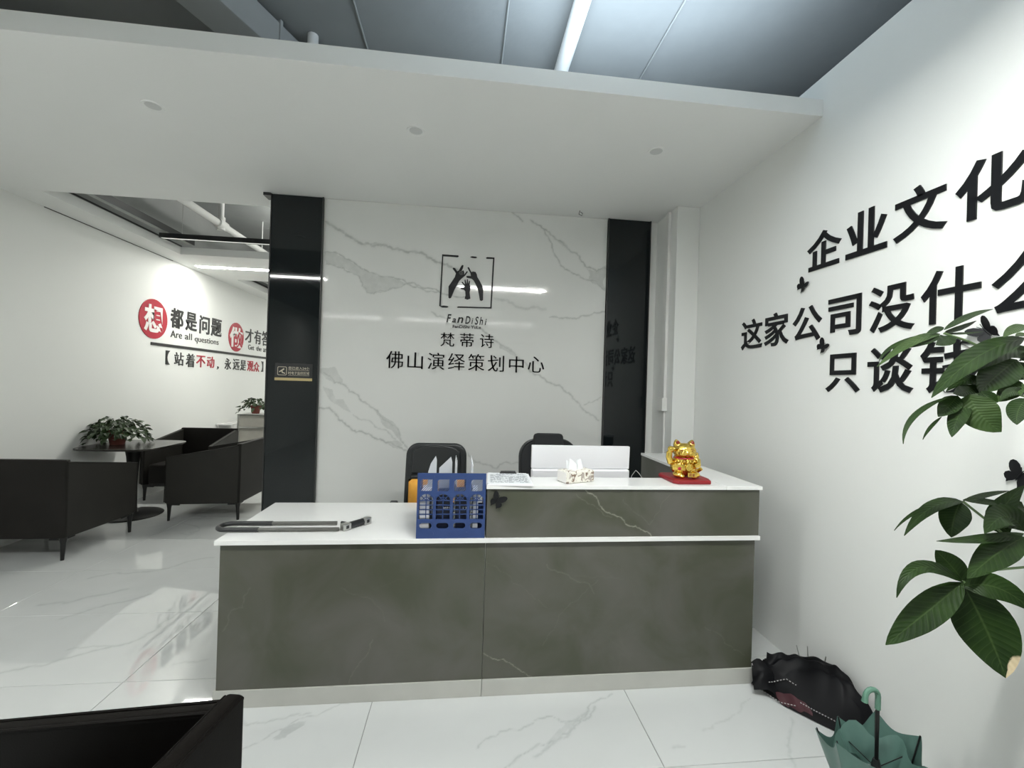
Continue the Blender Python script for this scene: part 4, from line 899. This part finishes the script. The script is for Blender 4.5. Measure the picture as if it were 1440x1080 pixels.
# ------------------------------------------------------------------ umbrellas
e = empty('umbrella', 'crumpled black umbrella lying at the right end of the counter by the wall', 'umbrella', (0, 0, 0))
front = [(1.505, 2.076), (1.540, 2.00), (1.566, 1.915), (1.632, 1.825), (1.695, 1.742), (1.76, 1.70), (1.835, 1.692)]
topl = [(1.575, 2.062, .135), (1.655, 2.045, .155), (1.735, 2.02, .165), (1.795, 1.93, .185), (1.815, 1.86, .18), (1.830, 1.79, .135), (1.855, 1.71, .055)]
back = [(1.66, 2.22), (1.74, 2.18), (1.80, 2.12), (1.845, 2.02), (1.862, 1.93), (1.868, 1.84), (1.872, 1.72)]
def lerp_list(L, s):
    f = s*(len(L)-1); i = min(int(f), len(L)-2); f -= i; return [a+(b-a)*f for a, b in zip(L[i], L[i+1])]
def black_canopy(s, t):
    F_, T2, B_ = lerp_list(front, s), lerp_list(topl, s), lerp_list(back, s)
    F3 = (*F_, .004); B3 = (*B_, .004)
    a, b, c = (1-t)**2, 2*t*(1-t), t*t; q = [F3[k]*a+(2*T2[k]-.5*(F3[k]+B3[k]))*b+B3[k]*c for k in range(3)]
    e_ = math.sin(math.pi*t)
    fold = (.018*abs(math.sin(8*t+5*s))-.009+.014*abs(math.sin(15*t-7*s+1))-.007+.006*math.sin(41*s+5*t))*e_*(1-.35*s)
    q[2] = max(.003, q[2]+fold); q[0] = min(q[0]+fold*.5, 1.874); q[1] += fold*.4
    if s < .12: q[2] += (.12-s)*.22*math.sin(t*26)*e_
    return q
MB().grid(60, 44, black_canopy).build('canopy', 'umbblack', e, 60)
MB().grid(14, 10, lambda u, v: (1.560+u*.115-v*.01, 1.925-u*.145+v*.045, .006+.055*v*math.sin(math.pi*(u*.8+.15))+.004*math.sin(u*20))).build('lining', 'umbred', e, 60)
MB().grid(16, 8, lambda u, v: (1.500+u*.17-v*.035, 2.072-u*.085-v*.075, .118-.09*v+.022*math.sin(u*7)+.008*math.sin(v*9+u*12))).build('loose_panel', 'umbblack', e, 60)
def dashed(pts, r=.0022, n=26):
    pts = [Vector(p) for p in pts]; o = MB()
    for k in range(n):
        for_a, for_b = k/n, (k+.55)/n
        P_ = [Vector(lerp_list([tuple(p) for p in pts], f)) for f in (for_a, for_b)]; o.tube(P_, r, 5)
    return o
dashed([(1.497, 2.068, .135), (1.500, 2.04, .075), (1.520, 2.0, .062), (1.560, 1.985, .075), (1.61, 1.965, .10), (1.645, 1.93, .085), (1.655, 1.885, .055)], n=24).build('edge_tape', 'trimdash', e)
dashed([(1.60, 1.862, .060), (1.645, 1.822, .047), (1.69, 1.775, .040), (1.735, 1.726, .022)], n=18).build('edge_tape', 'trimdash', e)
dashed([(1.500, 2.068, .012), (1.53, 2.0, .012), (1.552, 1.93, .014), (1.60, 1.88, .03)], n=16).build('edge_tape', 'trimdash', e)
for a, b in (((1.77, 2.06, .10), (1.765, 2.09, .185)), ((1.80, 2.05, .12), (1.81, 2.07, .19)), ((1.845, 2.0, .14), (1.852, 2.0, .178))):
    MB().tube([a, b], .0022, 5).build('rib_tip', 'chrome', e)
MB().tube([(1.86, 1.74, .03), (1.70, 1.93, .05), (1.60, 2.06, .05)], .005, 8).build('shaft', 'blackmetal', e)

GX, GY = 1.43, 1.33
e = empty('umbrella', 'teal umbrella half open and upside down with its hooked handle up', 'umbrella', (GX, GY, 0))
def gore(u, v):
    a = 2*math.pi*u; k = u*8; f = abs(math.sin(math.pi*k))           # 0 at ribs, 1 between
    r = (.012+.150*v**.8)*(1-.20*f*v)+.010*math.sin(3*a+1)*v; z = .012+.30*v**1.35-.035*f*v*v+.035*math.sin(2*a+.6)*v
    return (r*math.cos(a), r*math.sin(a), z)
MB().grid(97, 16, gore).build('canopy', 'umbgreen', e, 50)
MB().grid(40, 10, lambda u, v: ((.03+.085*v+.012*math.sin(u*31))*math.cos(6.28*u), (.03+.085*v+.012*math.sin(u*31))*math.sin(6.28*u), .10+.19*v+.02*math.sin(u*38)*v)).build('inner_fold', 'umbgreen', e, 50)
for k in range(8):
    P_ = [Vector(gore(k/8, v)) for v in (.05, .3, .6, .85, 1)]; P_ = [Vector((p.x*.97, p.y*.97, p.z+.003)) for p in P_]
    MB().tube(P_, .0022, 6).build('rib', 'blackmetal', e)
    MB().tube([(0, 0, .235), Vector((P_[3].x*.8, P_[3].y*.8, P_[3].z))], .0018, 5).build('stretcher', 'blackmetal', e)
MB().tube([(0, 0, 0), (0, 0, .45)], .0058, 10).build('shaft', 'blackmetal', e)
MB().lathe([(.010, .20), (.014, .215), (.014, .245), (.009, .265)], seg=14).build('runner', 'black', e)
MB().tube([(0, 0, .435), (0, 0, .475)]+[(-.024+.024*math.cos(math.pi*k/8), 0, .477+.026*math.sin(math.pi*k/8)) for k in range(9)]+[(-.050, 0, .462)], [.0085]*11+[.010], 10).build('hook_handle', 'tealhandle', e)

# ------------------------------------------------------------------ money tree
e = empty('money_tree', 'tall money tree with broad glossy leaves at the right frame edge', 'plant', (1.68, 1.03, 0))
e.location = (0, 0, 0); CAMP = Vector((0, 0, 1.5))
MB().lathe([(.11, 0), (.125, .02), (.155, .30), (.165, .30), (.165, .33), (.150, .33), (.148, .31)], (1.70, 1.0, 0), 28).build('pot', 'whitevinyl', e)
MB().lathe([(0, .298), (.145, .30), (.08, .31), (0, .312)], (1.70, 1.0, 0), 20).build('soil', 'soil', e)
MB().tube([(1.70, 1.0, .29), (1.71, 1.0, .7), (1.70, 1.01, 1.0), (1.715, 1.03, 1.3)], [.036, .028, .022, .016], 12).build('trunk', 'trunk', e)
def leaf(b, v, t, wd, facing, brown):
    b, v, t = Vector(b), Vector(v), Vector(t); ctrl = 2*v-.5*(b+t); ns, nc = 14, 7
    me = bpy.data.meshes.new('leaf'); bm = bmesh.new(); vals = []; rows = []
    for i in range(ns):
        s = i/(ns-1); p = b*(1-s)**2+ctrl*2*s*(1-s)+t*s*s; d = ((ctrl-b)*(1-s)+(t-ctrl)*s).normalized()
        n = (CAMP-p).normalized()*facing+Vector((-.15, -.1, 1))*(1.08-facing); n = (n-d*n.dot(d)).normalized(); sd = d.cross(n).normalized()
        w_ = wd*.5*(math.sin(math.pi*min(1, s**.82))**.75)*(1.02-.10*s) if 0 < s < 1 else .0008
        row = []
        for j in range(nc):
            c = (j/(nc-1)-.5)*2
            q = p+sd*w_*c+n*(-.16*w_*(1-abs(c))+.05*w_*math.sin(s*22+c*2)*abs(c)); row.append(bm.verts.new(q))
            vals.append((s, abs(c), (min(1, max(0, (s-.60)*3.2)*max(0, min(1, -c*1.6-.1))) if brown else 0), 1))
        rows.append(row)
    for a, c in zip(rows, rows[1:]):
        for j in range(nc-1): bm.faces.new((a[j], a[j+1], c[j+1], c[j]))
    bm.to_mesh(me); bm.free()
    ca = me.color_attributes.new('st', 'FLOAT_COLOR', 'POINT'); ca.data.foreach_set('color', np.array(vals, np.float32).ravel())
    return me
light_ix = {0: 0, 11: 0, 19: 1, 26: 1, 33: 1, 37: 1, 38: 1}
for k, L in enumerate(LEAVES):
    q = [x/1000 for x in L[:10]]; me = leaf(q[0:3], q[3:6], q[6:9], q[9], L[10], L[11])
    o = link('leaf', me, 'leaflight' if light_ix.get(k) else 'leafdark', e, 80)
    if L[11]: o['label'] = 'leaf with a dried brown patch near its tip'
PET = [[(1.340, 1.02, 1.009), (1.45, 1.06, 1.02), (1.60, 1.04, 1.04), (1.70, 1.01, 1.0)], [(1.59, 1.06, 1.12), (1.65, 1.03, 1.13), (1.71, 1.02, 1.16)],
       [(1.49, 1.14, 1.192), (1.563, 1.12, 1.13), (1.632, 1.1, 1.067), (1.70, 1.03, 1.02)], [(1.434, 1.16, 1.695), (1.49, 1.14, 1.672), (1.56, 1.13, 1.64), (1.64, 1.1, 1.56), (1.715, 1.03, 1.3)],
       [(1.39, 1.05, 1.508), (1.50, 1.07, 1.53), (1.62, 1.06, 1.50), (1.715, 1.03, 1.28)], [(1.64, 1.1, 1.69), (1.70, 1.06, 1.5), (1.715, 1.03, 1.3)], [(1.70, 1.14, 1.17), (1.715, 1.05, 1.15)], [(1.62, 1.08, 1.62), (1.70, 1.05, 1.45), (1.715, 1.03, 1.3)]]
for q in PET: MB().tube(q, .0035, 7).build('petiole', 'petiole', e)
